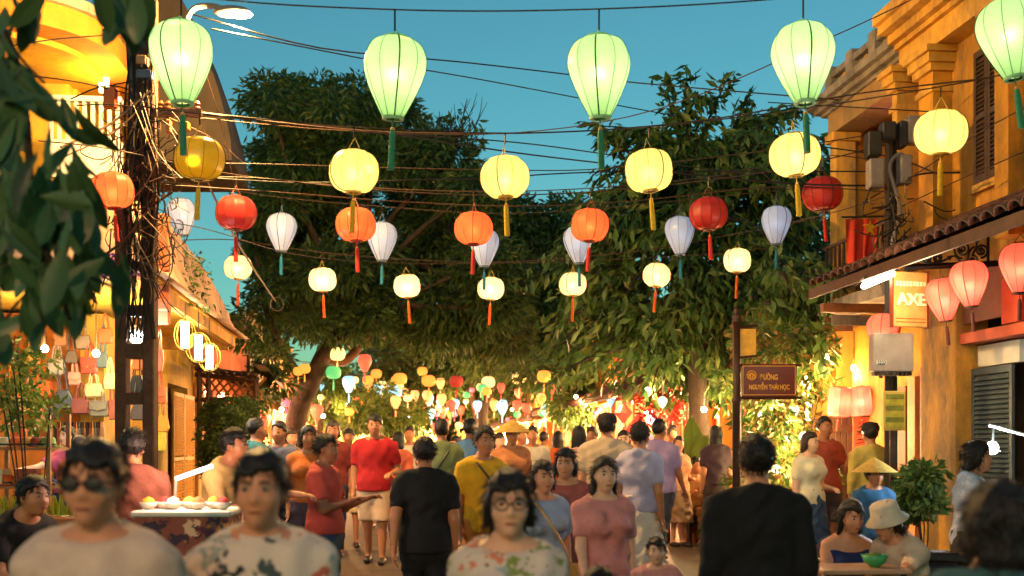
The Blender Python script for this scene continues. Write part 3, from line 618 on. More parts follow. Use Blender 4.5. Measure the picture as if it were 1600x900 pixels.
ROWS = [
 ('teardrop', 'green', 8.5, [(283, 87, 100), (617, 110, 99), (936, 109, 99), (1255, 89, 98), (1577, 50, 98)], 'pale green teardrop lantern with a teal tassel', 'green lanterns', 1.8, (1, .97, .62), 10, .24),
 ('oblate', 'yellow', 10.25, [(553, 268, 78), (789, 277, 76), (1014, 267, 76), (1242, 242, 78), (1470, 207, 80)], 'glowing yellow round lantern with gold tassel', 'glowing yellow lanterns', 2.2, (1, .86, .45), 10, .1),
 ('oblate', 'red', 12.5, [(176, 298, 66), (556, 351, 62), (740, 357, 60), (922, 352, 60)], 'glowing orange-red round lantern', 'glowing red lanterns', 2.6, (1, .72, .4), 12, .1),
 ('teardrop', 'white', 15.0, [(284, 334, 45), (440, 358, 47), (597, 372, 47), (757, 382, 46), (903, 377, 46), (1062, 363, 47), (1213, 347, 47)], 'small bluish white teardrop lantern', 'bluish white teardrop lanterns', .30, (.75, .9, 1), 10, .08),
 ('oblate', 'cream', 17.0, [(372, 418, 44), (504, 437, 44), (636, 447, 43), (767, 451, 42), (895, 444, 43), (1026, 430, 43), (1152, 407, 44)], 'small glowing cream round lantern', 'glowing cream lanterns', 2.7, (1, .85, .55), 10, .1),
]
WHERE = {
 'green': ['beside the lit street lamp', 'before the evergreen tree top', 'in open sky between the trees', 'over the tip of the almond tree', 'before the louvred shutters'],
 'yellow': ['before the evergreen crown', 'in the gap between the trees', 'before the almond tree crown', 'crossed by a green tassel', 'before the ochre pilasters'],
 'red': ['by the tangled utility pole', 'just under a yellow lantern', 'hiding most of a white lantern', 'beside the almond tree, overlapping a white lantern'],
 'white': ['above the pink curved balcony', 'alone between crimson and red lanterns', 'half behind a red lantern before the evergreen', 'mostly hidden by a red lantern', 'half hidden by a red lantern near the almond tree', 'touching a dark crimson lantern', 'between two dark crimson lanterns'],
 'cream': ['directly under a crimson lantern', 'second on its wire from the pink balcony', 'third on its wire from the pink balcony', 'in the middle of its wire', 'third on its wire from the street sign', 'second on its wire from the street sign', 'directly above the street sign post']}
hooks = {}
for shape, style, d, items, lab, grp, pw, col, n, rise in ROWS:
    tops = []
    for i, (x, y, wp) in enumerate(items): tops.append(lantern(shape, style, x, y, wp, d if x != 176 else 10.9, lab + ' ' + WHERE[style][i], grp, pw, col, n))
    hooks[style] = tops
hooks['olive'] = [lantern('oblate', 'olive', 312, 248, 78, 10.25, 'olive gold unlit round lantern beside the tangled utility pole', None, .3, (1, .8, .3))]
for (x, y, wp, wh) in ((369, 333, 63, 'above a cream lantern by the pink balcony'), (1107, 334, 60, 'before the almond tree'), (1285, 303, 62, 'beside the red flag')): hooks.setdefault('crimson', []).append(lantern('oblate', 'crimson', x, y, wp, 12.5, 'dark crimson shiny round lantern ' + wh, 'dark crimson lanterns', .5, (1, .6, .3), 12))
def row_wire(tops, rise, ends, r, label):
    pts = [ends[0]] + [t + Vector((0, 0, rise)) for t in sorted(tops, key=lambda v: v.x)] + [ends[1]]
    o = wire(pts, r, label)
    for t in tops: drop(t, t + Vector((0, 0, rise + .005)), .007).build('hook', BLACK, o)
P = lambda x, y, d: at(x, y, d)
row_wire(hooks['green'], .16, (P(-40, -80, 8.5), P(1700, -130, 8.5)), .008, 'highest wire carrying the green lanterns')
row_wire(hooks['yellow'] + hooks['olive'], .10, (P(215, 165, 11.2), P(1600, 110, 10.4)), .008, 'wire carrying the yellow round lanterns')
row_wire(hooks['red'] + hooks['crimson'], .12, (P(60, 220, 10.5), P(1385, 255, 12.3)), .008, 'wire carrying the red round lanterns')
row_wire(hooks['white'], .10, (P(215, 290, 12.4), P(1320, 290, 15.0)), .007, 'wire carrying the bluish white lanterns')
row_wire(hooks['cream'], .12, (P(290, 375, 16), P(1345, 330, 15.5)), .009, 'wire carrying the small cream lanterns')
# shop lanterns on the right
for (x, y, wp, d, wh) in ((1474, 462, 54, 11.2, 'next to the wooden shop sign'), (1514, 437, 57, 11.0, 'right under the iron scrolls'), (1594, 412, 62, 10.6, 'before the red beam')):
    lantern('teardrop', 'shopred', x, y, wp, d, 'coral red teardrop lantern ' + wh, 'coral lanterns under the bracket', 2.3, (1, .7, .5), zoff=-.15)
lantern('teardrop', 'shopred', 1380, 517, 52, 12.0, 'coral red teardrop lantern overlapped by the wooden shop sign', None, 2.3, (1, .7, .45), zoff=-.1)
for x, y in ((1312, 628), (1344, 627)): lantern('cylinder', 'pink', x, y, 37, 15.0, 'pink barrel lantern hung by the dark wooden door', 'pink barrel lanterns', 1.6, (1, .75, .5), 12)
lantern('oblate', 'purple', 1391, 200, 22, 14.2, 'magenta round lantern in the upper loggia', 'magenta loggia lanterns', 1.6, (1, .7, .6)); lantern('oblate', 'purple', 1426, 172, 24, 13.9, 'magenta round lantern in the upper loggia', 'magenta loggia lanterns', 1.6, (1, .7, .6))
lantern('oblate', 'cream', 1416, 186, 38, 13.7, 'cream white glowing round lantern in the upper loggia', None, 9, (1, .8, .55))
# far lanterns down the street: glowing silk on real lanterns, seen small
FAR = {'cream': ('oblate', silk('far_cream', (1, .66, .26), .5, .5, 1.3), 'cream'), 'green': ('oblate', silk('far_green', (.16, .60, .25), .5, .5, .6), 'green'), 'coral': ('teardrop', silk('far_coral', (.95, .16, .08), .5, .5, .8), 'coral red'),
       'blue': ('teardrop', silk('far_blue', (.36, .74, .95), .5, .5, .7), 'pale blue'), 'orange': ('oblate', silk('far_orange', (1, .36, .06), .5, .5, 1.0), 'orange'), 'peach': ('teardrop', silk('far_peach', (1, .40, .14), .5, .5, 1.2), 'peach'),
       'crimson': ('oblate', silk('far_crimson', (.55, .07, .04), .5, .5, .35), 'dark crimson'), 'pink': ('oblate', silk('far_pink', (1, .22, .28), .5, .5, 1.0), 'pink'), 'diamond': ('diamond', silk('far_diamond', (.85, .10, .05), .5, .5, .8), 'red')}
_fm = {}
def far_lantern(kind, px, py, wpx, d, label, group):
    shape, m, cn = FAR[kind]
    if kind not in _fm:
        pf = PROF[shape]; f = [tuple(v)[:2] for v in smooth_path([(r, z, 0) for r, z in pf], 2)]; bot = pf[-1][1]
        _fm[kind] = (MB().lathe(f, 8 if shape == 'diamond' else 16).mesh('shade', m, smooth=shape != 'diamond'), MB().lathe([(.01, bot), (.02, bot-.15), (.05, bot-.22), (.06, bot-.75), (.001, bot-.75)], 6).mesh('tassel', m), MB().lathe([(.001, pf[0][1]+.06), (.2, pf[0][1]+.04), (.2, pf[0][1]-.01)], 12).mesh('cap', WOOD))
    t = thing('lantern', label, 'lantern', at(px, py, d), random.uniform(0, 6), group); wd = wpx / FP * d; t.scale = (wd,)*3
    for nm, me in zip(('shade', 'tassel', 'cap'), _fm[kind]): mobj(nm, me, t)
SP = 'strung low between the far trees'
FL = [('cream', 527, 553, 25, 24), ('green', 521, 582, 24, 24), ('coral', 570, 565, 22, 26), ('blue', 545, 598, 21, 26), ('orange', 575, 594, 17, 30), ('blue', 591, 607, 15, 32), ('peach', 576, 602, 13, 34), ('blue', 614, 609, 17, 33), ('orange', 588, 584, 17, 33), ('orange', 625, 592, 22, 31),
      ('peach', 631, 614, 15, 36), ('peach', 648, 617, 14, 36), ('orange', 670, 595, 21, 32), ('blue', 670, 623, 15, 36), ('peach', 690, 623, 15, 37), ('crimson', 713, 596, 22, 32), ('cream', 763, 597, 21, 33), ('cream', 811, 591, 22, 33), ('blue', 746, 633, 14, 38), ('peach', 772, 632, 14, 38), ('peach', 785, 636, 13, 40), ('coral', 808, 633, 15, 37),
      ('blue', 852, 632, 15, 37), ('blue', 865, 638, 15, 36), ('blue', 887, 631, 15, 36), ('peach', 906, 634, 14, 36), ('cream', 925, 626, 14, 34), ('pink', 938, 612, 10, 34), ('cream', 949, 627, 16, 33), ('peach', 966, 619, 14, 32), ('blue', 990, 622, 13, 30), ('orange', 850, 588, 22, 30), ('coral', 495, 642, 20, 26), ('orange', 476, 576, 18, 22), ('diamond', 974, 645, 30, 26), ('diamond', 998, 672, 46, 22),
      ('coral', 640, 645, 14, 46), ('coral', 667, 644, 13, 46), ('coral', 692, 643, 14, 46), ('pink', 683, 648, 8, 50), ('coral', 625, 670, 10, 55), ('cream', 648, 662, 9, 55), ('cream', 655, 672, 9, 56), ('peach', 610, 640, 12, 46), ('pink', 710, 648, 9, 50), ('cream', 728, 627, 9, 48), ('coral', 720, 640, 12, 48), ('peach', 826, 640, 11, 46), ('pink', 930, 645, 9, 32), ('pink', 937, 640, 9, 33), ('orange', 660, 580, 16, 38), ('coral', 415, 655, 18, 25), ('pink', 447, 628, 17, 24), ('orange', 466, 580, 16, 23), ('peach', 430, 610, 16, 24), ('orange', 402, 640, 15, 23), ('coral', 800, 655, 9, 50), ('peach', 757, 655, 9, 52), ('orange', 840, 655, 10, 50), ('coral', 700, 660, 9, 58)]
for i in range(60): FL.append((random.choice(('peach', 'coral', 'orange', 'cream', 'blue', 'blue', 'green', 'cream')), random.uniform(490, 1000), random.gauss(622, 14), random.uniform(11, 17), random.uniform(27, 40)))
for i in range(70):
    FL.append((random.choice(('peach', 'peach', 'coral', 'orange', 'cream', 'blue', 'pink', 'coral')), random.uniform(500, 1010), random.gauss(642, 14), random.uniform(7, 13), random.uniform(38, 60)))
for k, x, y, wp, d in FL:
    nm = FAR[k][2]
    if k == 'green' and d == 24: far_lantern(k, x, y, wp, d, 'green round lantern just under a cream one by the leaning trunk', None)
    elif k == 'diamond' and wp > 40: far_lantern(k, x, y, wp, d, 'larger of two red diamond lanterns by the red-brown shophouse', None)
    elif k == 'diamond': far_lantern(k, x, y, wp, d, 'smaller of two red diamond lanterns by the red-brown shophouse', None)
    elif k == 'crimson': far_lantern(k, x, y, wp, d, 'dark crimson lantern among glowing small ones under the far trees', None)
    else: far_lantern(k, x, y, wp, d, 'small glowing %s lantern %s' % (nm, SP), 'far %s lanterns' % nm)
for y0, d, x0, x1, sag in ((585, 27, 380, 760, 14), (575, 33, 520, 1000, 10), (612, 37, 500, 1010, 12), (632, 47, 560, 860, 8)):
    wire([P(x0, y0 - 30, d), P((x0*3+x1)/4, y0 - 30 + sag*.75, d), P((x0+x1)/2, y0 - 30 + sag, d), P((x0+x1*3)/4, y0 - 30 + sag*.75, d), P(x1, y0 - 30, d)], .012, 'thin cord carrying small far lanterns under the trees', 'string_line', WIRE, 'far lantern cords')

# ================================================================ poles and cables
pole = thing('utility_pole', 'brown concrete ladder-like utility pole wrapped in tangled cables', 'pole', at(213, 700, 11.5) * 1)
pole.location.z = 0
PM = mat('pole_concrete', '#4f3626', .85, .3, 5, .4)
kx = 11.5 / FP
for a, b, n_ in ((183, 200, 'leg'), (226, 244, 'leg')): box(n_, PM, pole, (a - 213)*kx, (b - 213)*kx, -.08, .08, 0, pz(-200, 11.5) if a > 200 else pz(300, 11.5), .012)
for y0, y1 in ((735, 760), (614, 632), (537, 561), (478, 495), (410, 425), (350, 362), (300, 312)): box('rung', PM, pole, (200.3 - 213)*kx, (225.7 - 213)*kx, -.07, .07, pz(y1, 11.5), pz(y0, 11.5))
box('upper_shaft', BLACK, pole, (205 - 213)*kx, (222 - 213)*kx, -.09, .05, pz(300, 11.5), pz(60, 11.5))
arm = box('cross_arm', WOOD, pole, (240 - 213)*kx, (320 - 213)*kx, -.13, -.05, pz(186, 11.5), pz(176, 11.5))
for x in (256, 267, 290, 312): MB().lathe([(.02, 0), (.035, .02), (.02, .04), (.035, .06), (.015, .09)], 10, ((x - 213)*kx, -.09, pz(176, 11.5))).build('insulator', mat('brown_ceramic', '#8a5030', .3, .2, 8, 0), arm)
for (x0, x1, y0, y1, c) in ((218, 237, 200, 232, '#d8a02a'), (222, 238, 96, 110, '#8a6a4a'), (222, 246, 118, 132, '#3a4a68'), (268, 275, 195, 215, '#b56a35'), (295, 303, 198, 210, '#c07a25'), (172, 190, 145, 176, '#b5561f')):
    box('junction_box', mat('box' + c, c, .6, .15, 6, .15), pole, (x0 - 213)*kx, (x1 - 213)*kx, -.2, -.095, pz(y1, 11.5), pz(y0, 11.5), .008)
# tangled coils round the pole
tg = MB(); rr = random.Random(3)
TCOL = [CABLE, mat('cable_tan', '#3f2b1e', .6, .3, 20, 0), mat('cable_pale', '#6e5644', .6, .2, 20, 0)]
for i in range(150):
    cx, cy = rr.gauss(222, 30), rr.uniform(140, 420); d = 11.5 - rr.uniform(.08, .35); r = rr.uniform(6, 26); a0 = rr.uniform(0, 6.28); asp = rr.uniform(.4, 1.5)
    if rr.random() < .5: pts = [P(cx + r*math.cos(a0 + u*.5)*asp, cy + r*math.sin(a0 + u*.5) + u*rr.uniform(0, 2), d + .01*u) for u in range(rr.randrange(8, 15))]
    else:
        x2, y2 = cx + rr.gauss(0, 38), cy + rr.uniform(10, 110); pts = smooth_path([P(cx, cy, d), P((cx+x2)/2 + rr.gauss(0, 12), (cy+y2)/2 + rr.uniform(0, 22), d), P(x2, y2, d)], 5)
    tg.tube(pts, rr.uniform(.004, .008), 4, mi=rr.choice((0, 0, 1, 1, 2)), cap=False)
for i in range(16):
    x = 200 + i*2.6; tg.tube(smooth_path([P(x + rr.gauss(0, 3), 60, 11.33), P(x + rr.gauss(0, 5), 170, 11.3), P(x + rr.gauss(0, 7), 300, 11.3), P(x + rr.gauss(0, 8), 420, 11.34), P(x + rr.gauss(0, 8), 530, 11.38)], 4), .010, 4, mi=rr.choice((0, 0, 1)), cap=False)
tag(tg.build('cable_tangle', TCOL), 'tangle of looped black and tan cables on the brown utility pole', 'cables', None, 'stuff')
# right pole with meter boxes
rp = thing('meter_pole', 'dark pole crowded with grey meter boxes beside the townhouse', 'pole', at(1392, 700, 12.0)); rp.location.z = 0; kr = 12.0 / FP
MB().tube([(0, 0, 0), (0, 0, pz(195, 12))], [.07, .06], 10).build('shaft', mat('pole_dark', '#241c16', .8, .2, 5, .3), rp)
GB = mat('meter_grey', '#8d7f76', .5, .15, 6, .1); GBD = mat('meter_dark', '#2e2824', .5, .15, 6, .1)
for (x0, x1, y0, y1, m_) in ((1346, 1367, 214, 252, GBD), (1348, 1371, 256, 300, GB), (1395, 1414, 250, 294, GB), (1407, 1427, 190, 232, GB), (1368, 1389, 199, 228, GBD), (1394, 1406, 198, 238, GBD)):
    bx_ = box('meter_box', m_, rp, (x0 - 1392)*kr, (x1 - 1392)*kr, -.24, -.085, pz(y1, 12), pz(y0, 12), .012)
    box('box_door', m_, bx_, (x0 + 3 - 1392)*kr, (x1 - 3 - 1392)*kr, -.25, -.241, pz(y1 - 4, 12), pz(y0 + 5, 12))
MB().tube(smooth_path([(-.05, -.1, pz(440, 12)), (-.02, -.12, pz(380, 12)), (.05, -.14, pz(330, 12)), (-.06, -.14, pz(270, 12)), (.02, -.14, pz(247, 12)), (.1, -.14, pz(250, 12))], 5), .022, 6).build('conduit', GB, rp)
ct = MB()
for i in range(60):
    cx, cy = rr.gauss(1398, 20), rr.uniform(285, 420); d = 11.85 - rr.uniform(0, .2); x2, y2 = cx + rr.gauss(0, 26), cy + rr.uniform(-10, 60)
    ct.tube(smooth_path([P(cx, cy, d), P((cx+x2)/2 + rr.gauss(0, 8), (cy+y2)/2 + rr.uniform(0, 14), d), P(x2, y2, d)], 4), rr.uniform(.005, .01), 4, mi=rr.choice((0, 0, 1, 2)), cap=False)
tag(ct.build('cable_tangle', TCOL), 'snarl of cables below the grey meter boxes', 'cables', None, 'stuff')
# grey cabinet and menu board lower on that pole
cb = thing('meter_cabinet', 'grey metal cabinet with a number plate behind the coral lantern', 'cabinet', at(1393, 552, 11.7))
kc = 11.7 / FP; box('case', GB, cb, -31*kc, 32*kc, -.05, .1, -29*kc, 31*kc, .01)
for i in range(9): box('bracket', GBD, cb, (-28 + i*7)*kc, (-25 + i*7)*kc, -.03, .08, -35*kc, -29.2*kc)
pt = box('number_plate', mat('plate_white', '#d8d4c8', .5, .05, 8, 0), cb, -26*kc, -11*kc, -.06, -.052, -18*kc, -12*kc)
o = mobj('lettering', text_mesh('2223', .045, .002, BLACK), cb); o.location = (-18.5*kc, -.064, -15*kc); o.rotation_euler = (R(90), 0, 0)
mb_ = thing('menu_board', 'yellow-green lined menu board below the grey cabinet', 'board', at(1397, 642, 11.4)); kc = 11.4 / FP
box('frame', mat('board_frame', '#c9a24a', .6, .2, 6, .1), mb_, -17*kc, 17*kc, -.02, .02, -31*kc, 31*kc, .006)
for i in range(6): box('text_band', mat('board_green', '#7d7a14', .6, .3, 12, .1) if i % 2 else mat('board_yellow', '#b9a424', .6, .3, 12, .1), mb_, -14*kc, 14*kc, -.026, -.0205, (-27 + i*9)*kc, (-19 + i*9)*kc)
box('post', WOOD, mb_, -.03, .03, .022, .06, -(mb_.location.z - .25), 0)
# flag
fg = thing('flag', 'red flag with a yellow star hanging from a short rod', 'flag', at(1345, 340, 12.2)); kf = 12.2 / FP
fm = MB(); nx, ny = 18, 12
def fpt(i, j, off=0):
    u, v = i / nx, j / ny; x = (-24 + 50*u + (6 - 12*u) * v * .8) * kf; z = (-2 - 68*v + (u - .5) * 8 * v) * kf
    return Vector((x, .035 * math.sin(u * 16 + v * 2) * (.3 + v) + off, z))
fm.add([fpt(i, j) for j in range(ny + 1) for i in range(nx + 1)] + [fpt(i, j, .004) for j in range(ny + 1) for i in range(nx + 1)],
       [(j*(nx+1)+i, j*(nx+1)+i+1, (j+1)*(nx+1)+i+1, (j+1)*(nx+1)+i) for j in range(ny) for i in range(nx)] + [((ny+1)*(nx+1) + j*(nx+1)+i, (ny+1)*(nx+1) + (j+1)*(nx+1)+i, (ny+1)*(nx+1) + (j+1)*(nx+1)+i+1, (ny+1)*(nx+1) + j*(nx+1)+i+1) for j in range(ny) for i in range(nx)])
fm.build('cloth', mat('flag_red', '#c8331a', .8, .1, 6, .1), fg, smooth=True)
star = []
for i in range(10): a = math.pi/2 + i*math.pi/5; r = .1 if i % 2 == 0 else .042; star.append((r*math.cos(a)*.9, r*math.sin(a)))
sm = MB(); cen = (14*kf, -16*kf); sp_ = []
for (x, z) in [(0, 0)] + star:
    u = min(1, max(0, ((cen[0] + x)/kf + 24) / 50)); v = min(1, max(0, -(cen[1] + z)/kf/68)); sp_.append((cen[0] + x, .035*math.sin(u*16 + v*2)*(.3 + v) - .012, cen[1] + z))
sm.add(sp_, [(0, 1 + i, 1 + (i+1) % 10) for i in range(10)]); sm.build('star', mat('flag_yellow', '#e0b020', .8, .1, 6, 0), fg)
MB().tube([(-30*kf, 0, .005), (40*kf, 0, .015)], .012, 6).build('rod', WOOD, fg)
# overhead cables
CB = [
 ([(300, 22, 11), (500, 75, 12), (720, 97, 13), (860, 113, 14), (1000, 130, 14), (1310, 156, 13)], .011, CABLE),
 ([(330, 45, 11), (600, 98, 13), (760, 126, 14), (940, 160, 15), (1060, 182, 16)], .010, CABLE),
 ([(255, 168, 11.4), (390, 186, 11.5), (600, 206, 12), (860, 207, 12), (1100, 188, 12), (1350, 145, 12), (1640, 112, 11)], .011, TCOL[1]),
 ([(255, 178, 11.4), (420, 195, 12), (560, 205, 12.5), (800, 208, 12.5), (1030, 170, 12), (1290, 62, 11), (1440, -8, 10.5)], .008, TCOL[1]),
 ([(290, 176, 11.4), (560, 205, 13), (800, 222, 14), (960, 243, 15), (1180, 275, 15)], .011, CABLE),
 ([(312, 176, 11.4), (600, 208, 13), (800, 238, 14), (940, 255, 15)], .013, CABLE),
 ([(250, 255, 11.3), (400, 256, 11.6), (600, 262, 12), (800, 266, 12.2), (950, 263, 12.4), (1200, 235, 12), (1392, 205, 12)], .008, TCOL[1]),
 ([(250, 272, 11.3), (450, 285, 12), (620, 282, 12), (780, 278, 12.5), (860, 272, 12.5), (1000, 268, 12.5), (1390, 268, 12)], .010, CABLE),
 ([(250, 278, 11.3), (400, 278, 11.6), (560, 295, 12), (760, 305, 12.3), (960, 297, 12.3), (1200, 268, 12), (1390, 225, 12)], .009, TCOL[1]),
 ([(250, 288, 11.3), (430, 300, 12), (640, 316, 13), (830, 322, 13), (1000, 313, 13), (1210, 292, 12.5), (1390, 300, 12)], .008, TCOL[1]),
 ([(1030, 268, 13), (1210, 285, 12.5), (1330, 290, 12), (1390, 288, 12)], .014, CABLE),
 ([(1200, 160, 12), (1340, 168, 11.5), (1465, 175, 11)], .008, CABLE), ([(1250, 225, 12.5), (1390, 245, 12), (1465, 272, 11.4)], .010, CABLE),
 ([(1390, 300, 12), (1480, 240, 11.2), (1560, 190, 10.6), (1640, 150, 10)], .008, TCOL[1]), ([(1392, 330, 12), (1490, 285, 11.2), (1640, 220, 10)], .008, TCOL[1]),
 ([(1240, 346, 14), (1310, 330, 13), (1392, 305, 12)], .007, TCOL[1]), ([(1390, 290, 12), (1440, 272, 11.6), (1500, 270, 11.3)], .012, CABLE),
 ([(110, 155, 11.3), (160, 135, 11.3), (200, 140, 11.4), (250, 170, 11.4)], .009, CABLE), ([(0, 75, 10.5), (80, 62, 11), (165, 55, 11.4)], .009, CABLE),
 ([(95, 230, 10.8), (170, 195, 11.2), (235, 142, 11.3)], .016, TCOL[2]), ([(100, 245, 10.8), (180, 205, 11.2), (240, 145, 11.3)], .012, TCOL[2]), ([(120, 165, 11), (170, 163, 11.2), (240, 172, 11.3)], .010, CABLE),
 ([(155, 405, 11.2), (200, 370, 11.2), (235, 325, 11.3), (270, 300, 11.3)], .018, TCOL[1]), ([(300, 225, 11.4), (345, 330, 12.5), (390, 410, 14), (430, 470, 17)], .016, TCOL[2]),
 ([(255, 180, 11.4), (330, 215, 12), (385, 258, 13)], .007, TCOL[2]), ([(250, 345, 11.4), (330, 360, 12.5), (450, 395, 15), (560, 408, 17), (700, 412, 18), (900, 408, 18), (1150, 395, 17)], .007, TCOL[1]),
 ([(320, 110, 11.4), (345, 190, 12), (368, 300, 13)], .006, TCOL[2]), ([(0, 118, 11), (60, 120, 11), (130, 130, 11.2), (205, 148, 11.4)], .008, CABLE),
]
lbls = ['black cable slung from the street lamp across the blue sky', 'thin black cable sloping down toward the almond tree', 'tan cable sagging just below the green lanterns', 'tan cable rising to the roof corner of the townhouse', 'black cable falling from the cross arm into the almond tree', 'thick black cable ending in the gap between the trees',
 'tan cable crossing the yellow lanterns toward the meter boxes', 'black cable level with the middle of the yellow lanterns', 'tan cable just under the yellow lanterns', 'tan cable passing behind the tops of the red lanterns', 'thick black cable running into the meter pole', 'thin black cable ending at the ochre pilaster capital', 'black cable from the meter boxes to the lower pilaster',
 'tan cable climbing from the meter pole past the louvred window', 'tan cable climbing from the meter pole below the louvred window', 'tan cable end hanging behind the dark crimson lantern by the flag', 'short thick black cable from meter pole to pilaster', 'black cable curling round the top of the tangled pole', 'black cable crossing the orange upper balcony edge',
 'thick pale cable slanting up to the tangled pole', 'thinner pale cable beside the thick one on the tangled pole', 'black cable looping before the yellow upper wall', 'thick tan cable bundle slanting over the pink wall', 'thick pale cable slanting down to the pale ring', 'thin pale cable from the cross arm past the olive lantern', 'tan cable running among the small cream lanterns', 'thin pale cable dropping before the curved gable', 'black cable above the white balcony railing']
for i, (q, r, m_) in enumerate(CB): wire([P(*a) for a in q], r, lbls[i], 'overhead_cable', m_, 'overhead cables', 5, 'cable')
cr_ = at(433, 475, 17); tag(MB().tube([cr_ + Vector((.1*math.cos(i*math.pi/10), 0, .1*math.sin(i*math.pi/10))) for i in range(21)], .007, 5).build('cable_ring', TCOL[2]), 'pale ring at the lower end of a slanting cable', 'ring')
# street lamp
sl = thing('street_lamp', 'lit street lamp on a curved arm from the utility pole', 'street lamp', at(290, 60, 11.4)); q = lambda x, y: P(x, y, 11.4) - sl.location
MB().tube(smooth_path([q(240, 75), q(285, 55), q(292, 30), q(305, 12), q(330, 9), q(345, 13)], 5), .03, 8).build('arm', GB, sl)
hd = MB().ball(q(362, 18), (.19, .1, .055), 14, 8).build('head', GB, sl, smooth=True)
MB().ball(q(375, 22.5), (.13, .08, .035), 12, 6).build('lens', emat('street_glow', (1, .8, .45), 30), hd)
plight('street_bulb', q(376, 36), 1100, (1, .57, .18), .1, sl)
# street-name post
k8 = 14 / FP; pp = at(1151, 700, 14); pp.z = gz(14)
ss = thing('street_sign', 'brown street-name sign and blank gold plate on a dark post with finial', 'sign', pp)
POST = mat('sign_post', '#3a241b', .45, .2, 8, .1, metal=.3)
zt_ = pz(480, 14) - pp.z; z6 = pz(624, 14) - pp.z
MB().lathe([(.07, 0), (.07, .1), (.055, .15), (.055, z6 - .05), (.065, z6 - .03), (.065, z6), (.045, z6 + .02), (.045, zt_ - .2), (.06, zt_ - .19), (.06, zt_ - .16), (.045, zt_ - .14), (.06, zt_ - .12), (.05, zt_ - .09), (.03, zt_ - .08), (.045, zt_ - .05), (.03, zt_ - .01), (.001, zt_)], 16).build('post', POST, ss, smooth=True)
X = lambda px: (px - 1151)*k8
Z = lambda py: pz(py, 14) - pp.z
for py, x1 in ((512, 1184), (559, 1183), (571, 1252), (622, 1252)): MB().tube([(0, 0, Z(py)), (X(x1), 0, Z(py - 3 if py < 560 else py))], .02, 6).build('bracket', POST, ss)
box('gold_plate', mat('gold_plate', '#d09b1e', .45, .2, 6, .1), ss, X(1156), X(1181), -.012, .012, Z(557), Z(514), .003)
SB = mat('sign_brown', '#5c160d', .4, .12, 5, .05); GOLD = mat('sign_gold', '#e0a326', .45, .08, 6, 0)
bd = box('sign_board', SB, ss, X(1158), X(1244), -.016, .016, Z(620), Z(569), .004)
for (a, b, c, d_) in ((1161, 1241.5, 571.5, 572.5), (1161, 1241.5, 616.5, 617.5), (1160, 1161, 571.5, 617.5), (1241.5, 1242.5, 571.5, 617.5)): box('border', GOLD, bd, X(a), X(b), -.021, -.0165, Z(d_), Z(c))
for txt, px, py, wpx, hpx in (('ĐƯỜNG', 1200.5, 588, 28, 11.5), ('NGUYỄN THÁI HỌC', 1201.5, 604, 63, 14)):
    me = text_mesh(txt, .1, .003, GOLD); xs = [v.co.x for v in me.vertices]; ys = [v.co.y for v in me.vertices]
    o = mobj('lettering', me, bd); o.rotation_euler = (R(90), 0, 0); sx_, sy_ = wpx*k8 / (max(xs) - min(xs)), hpx*k8 / (max(ys) - min(ys)); o.scale = (sx_, sy_, 1)
    o.location = (X(px) - (max(xs) + min(xs))/2*sx_, -.02, Z(py) - (max(ys) + min(ys))/2*sy_)
em = MB(); ec = (X(1174), -.02, Z(586.5))
em.tube([(ec[0] + .055*math.cos(i*math.pi/12), ec[1], ec[2] + .055*math.sin(i*math.pi/12)) for i in range(25)], .006, 4)
for rr_ in (.038, .026): em.tube([(ec[0] + rr_*math.cos(i*math.pi/8), ec[1], ec[2] - .01 + rr_*math.sin(i*math.pi/8)) for i in range(9)], .005, 4)
for xx in (-.036, -.012, .012, .036): em.tube([(ec[0] + xx, ec[1], ec[2] - .035), (ec[0] + xx, ec[1], ec[2] + .005)], .005, 4)
em.tube([(ec[0] - .045, ec[1], ec[2] - .035), (ec[0] + .045, ec[1], ec[2] - .035)], .005, 4); em.build('emblem', GOLD, bd)

# added unseen street lamp behind the camera, lights the nearest people and leaves
s2 = thing('street_lamp', 'added unseen street lamp on its own grey pole behind the camera', 'street lamp', Vector((-4.2, -5.5, 0)))
MB().tube([(0, 0, 0), (0, 0, 6.2)], [.09, .05], 10).build('pole', GB, s2); MB().tube(smooth_path([(0, 0, 6.1), (.3, .2, 6.6), (1.0, .5, 6.7), (1.5, .7, 6.65)], 5), .03, 8).build('arm', GB, s2)
hd = MB().ball((1.7, .78, 6.63), (.22, .12, .06), 14, 8).build('head', GB, s2, smooth=True); MB().ball((1.72, .79, 6.60), (.13, .08, .035), 12, 6).build('lens', emat('street_glow', (1, .8, .45), 30), hd)
plight('street_bulb', (1.72, .79, 6.45), 700, (1, .46, .2), .12, s2)

# bare bulbs strung in the far trees
for i, (x, y, d) in enumerate(((505, 650, 27), (540, 632, 31), (585, 640, 36), (640, 650, 40), (700, 640, 44), (760, 620, 40), (728, 629, 46), (800, 640, 38), (850, 645, 33), (900, 620, 30), (960, 615, 26), (440, 640, 25), (1040, 640, 22), (1100, 640, 19), (1290, 560, 15.2), (1335, 575, 15.5))):
    t = thing('string_bulb', 'bare glowing bulb strung under the far trees', 'lamp', at(x, y, d), 0, 'bulbs strung under the trees')
    MB().ball((0, 0, 0), .05, 10, 6).build('glass', emat('string_glow', (1, .78, .42), 20), t); MB().tube([(0, 0, .04), (0, 0, .5)], .008, 4).build('cord', BLACK, t)
    plight('bulb_lamp', (0, 0, -.1), 30 + d * 4.5, (1, .52, .18), .07, t)
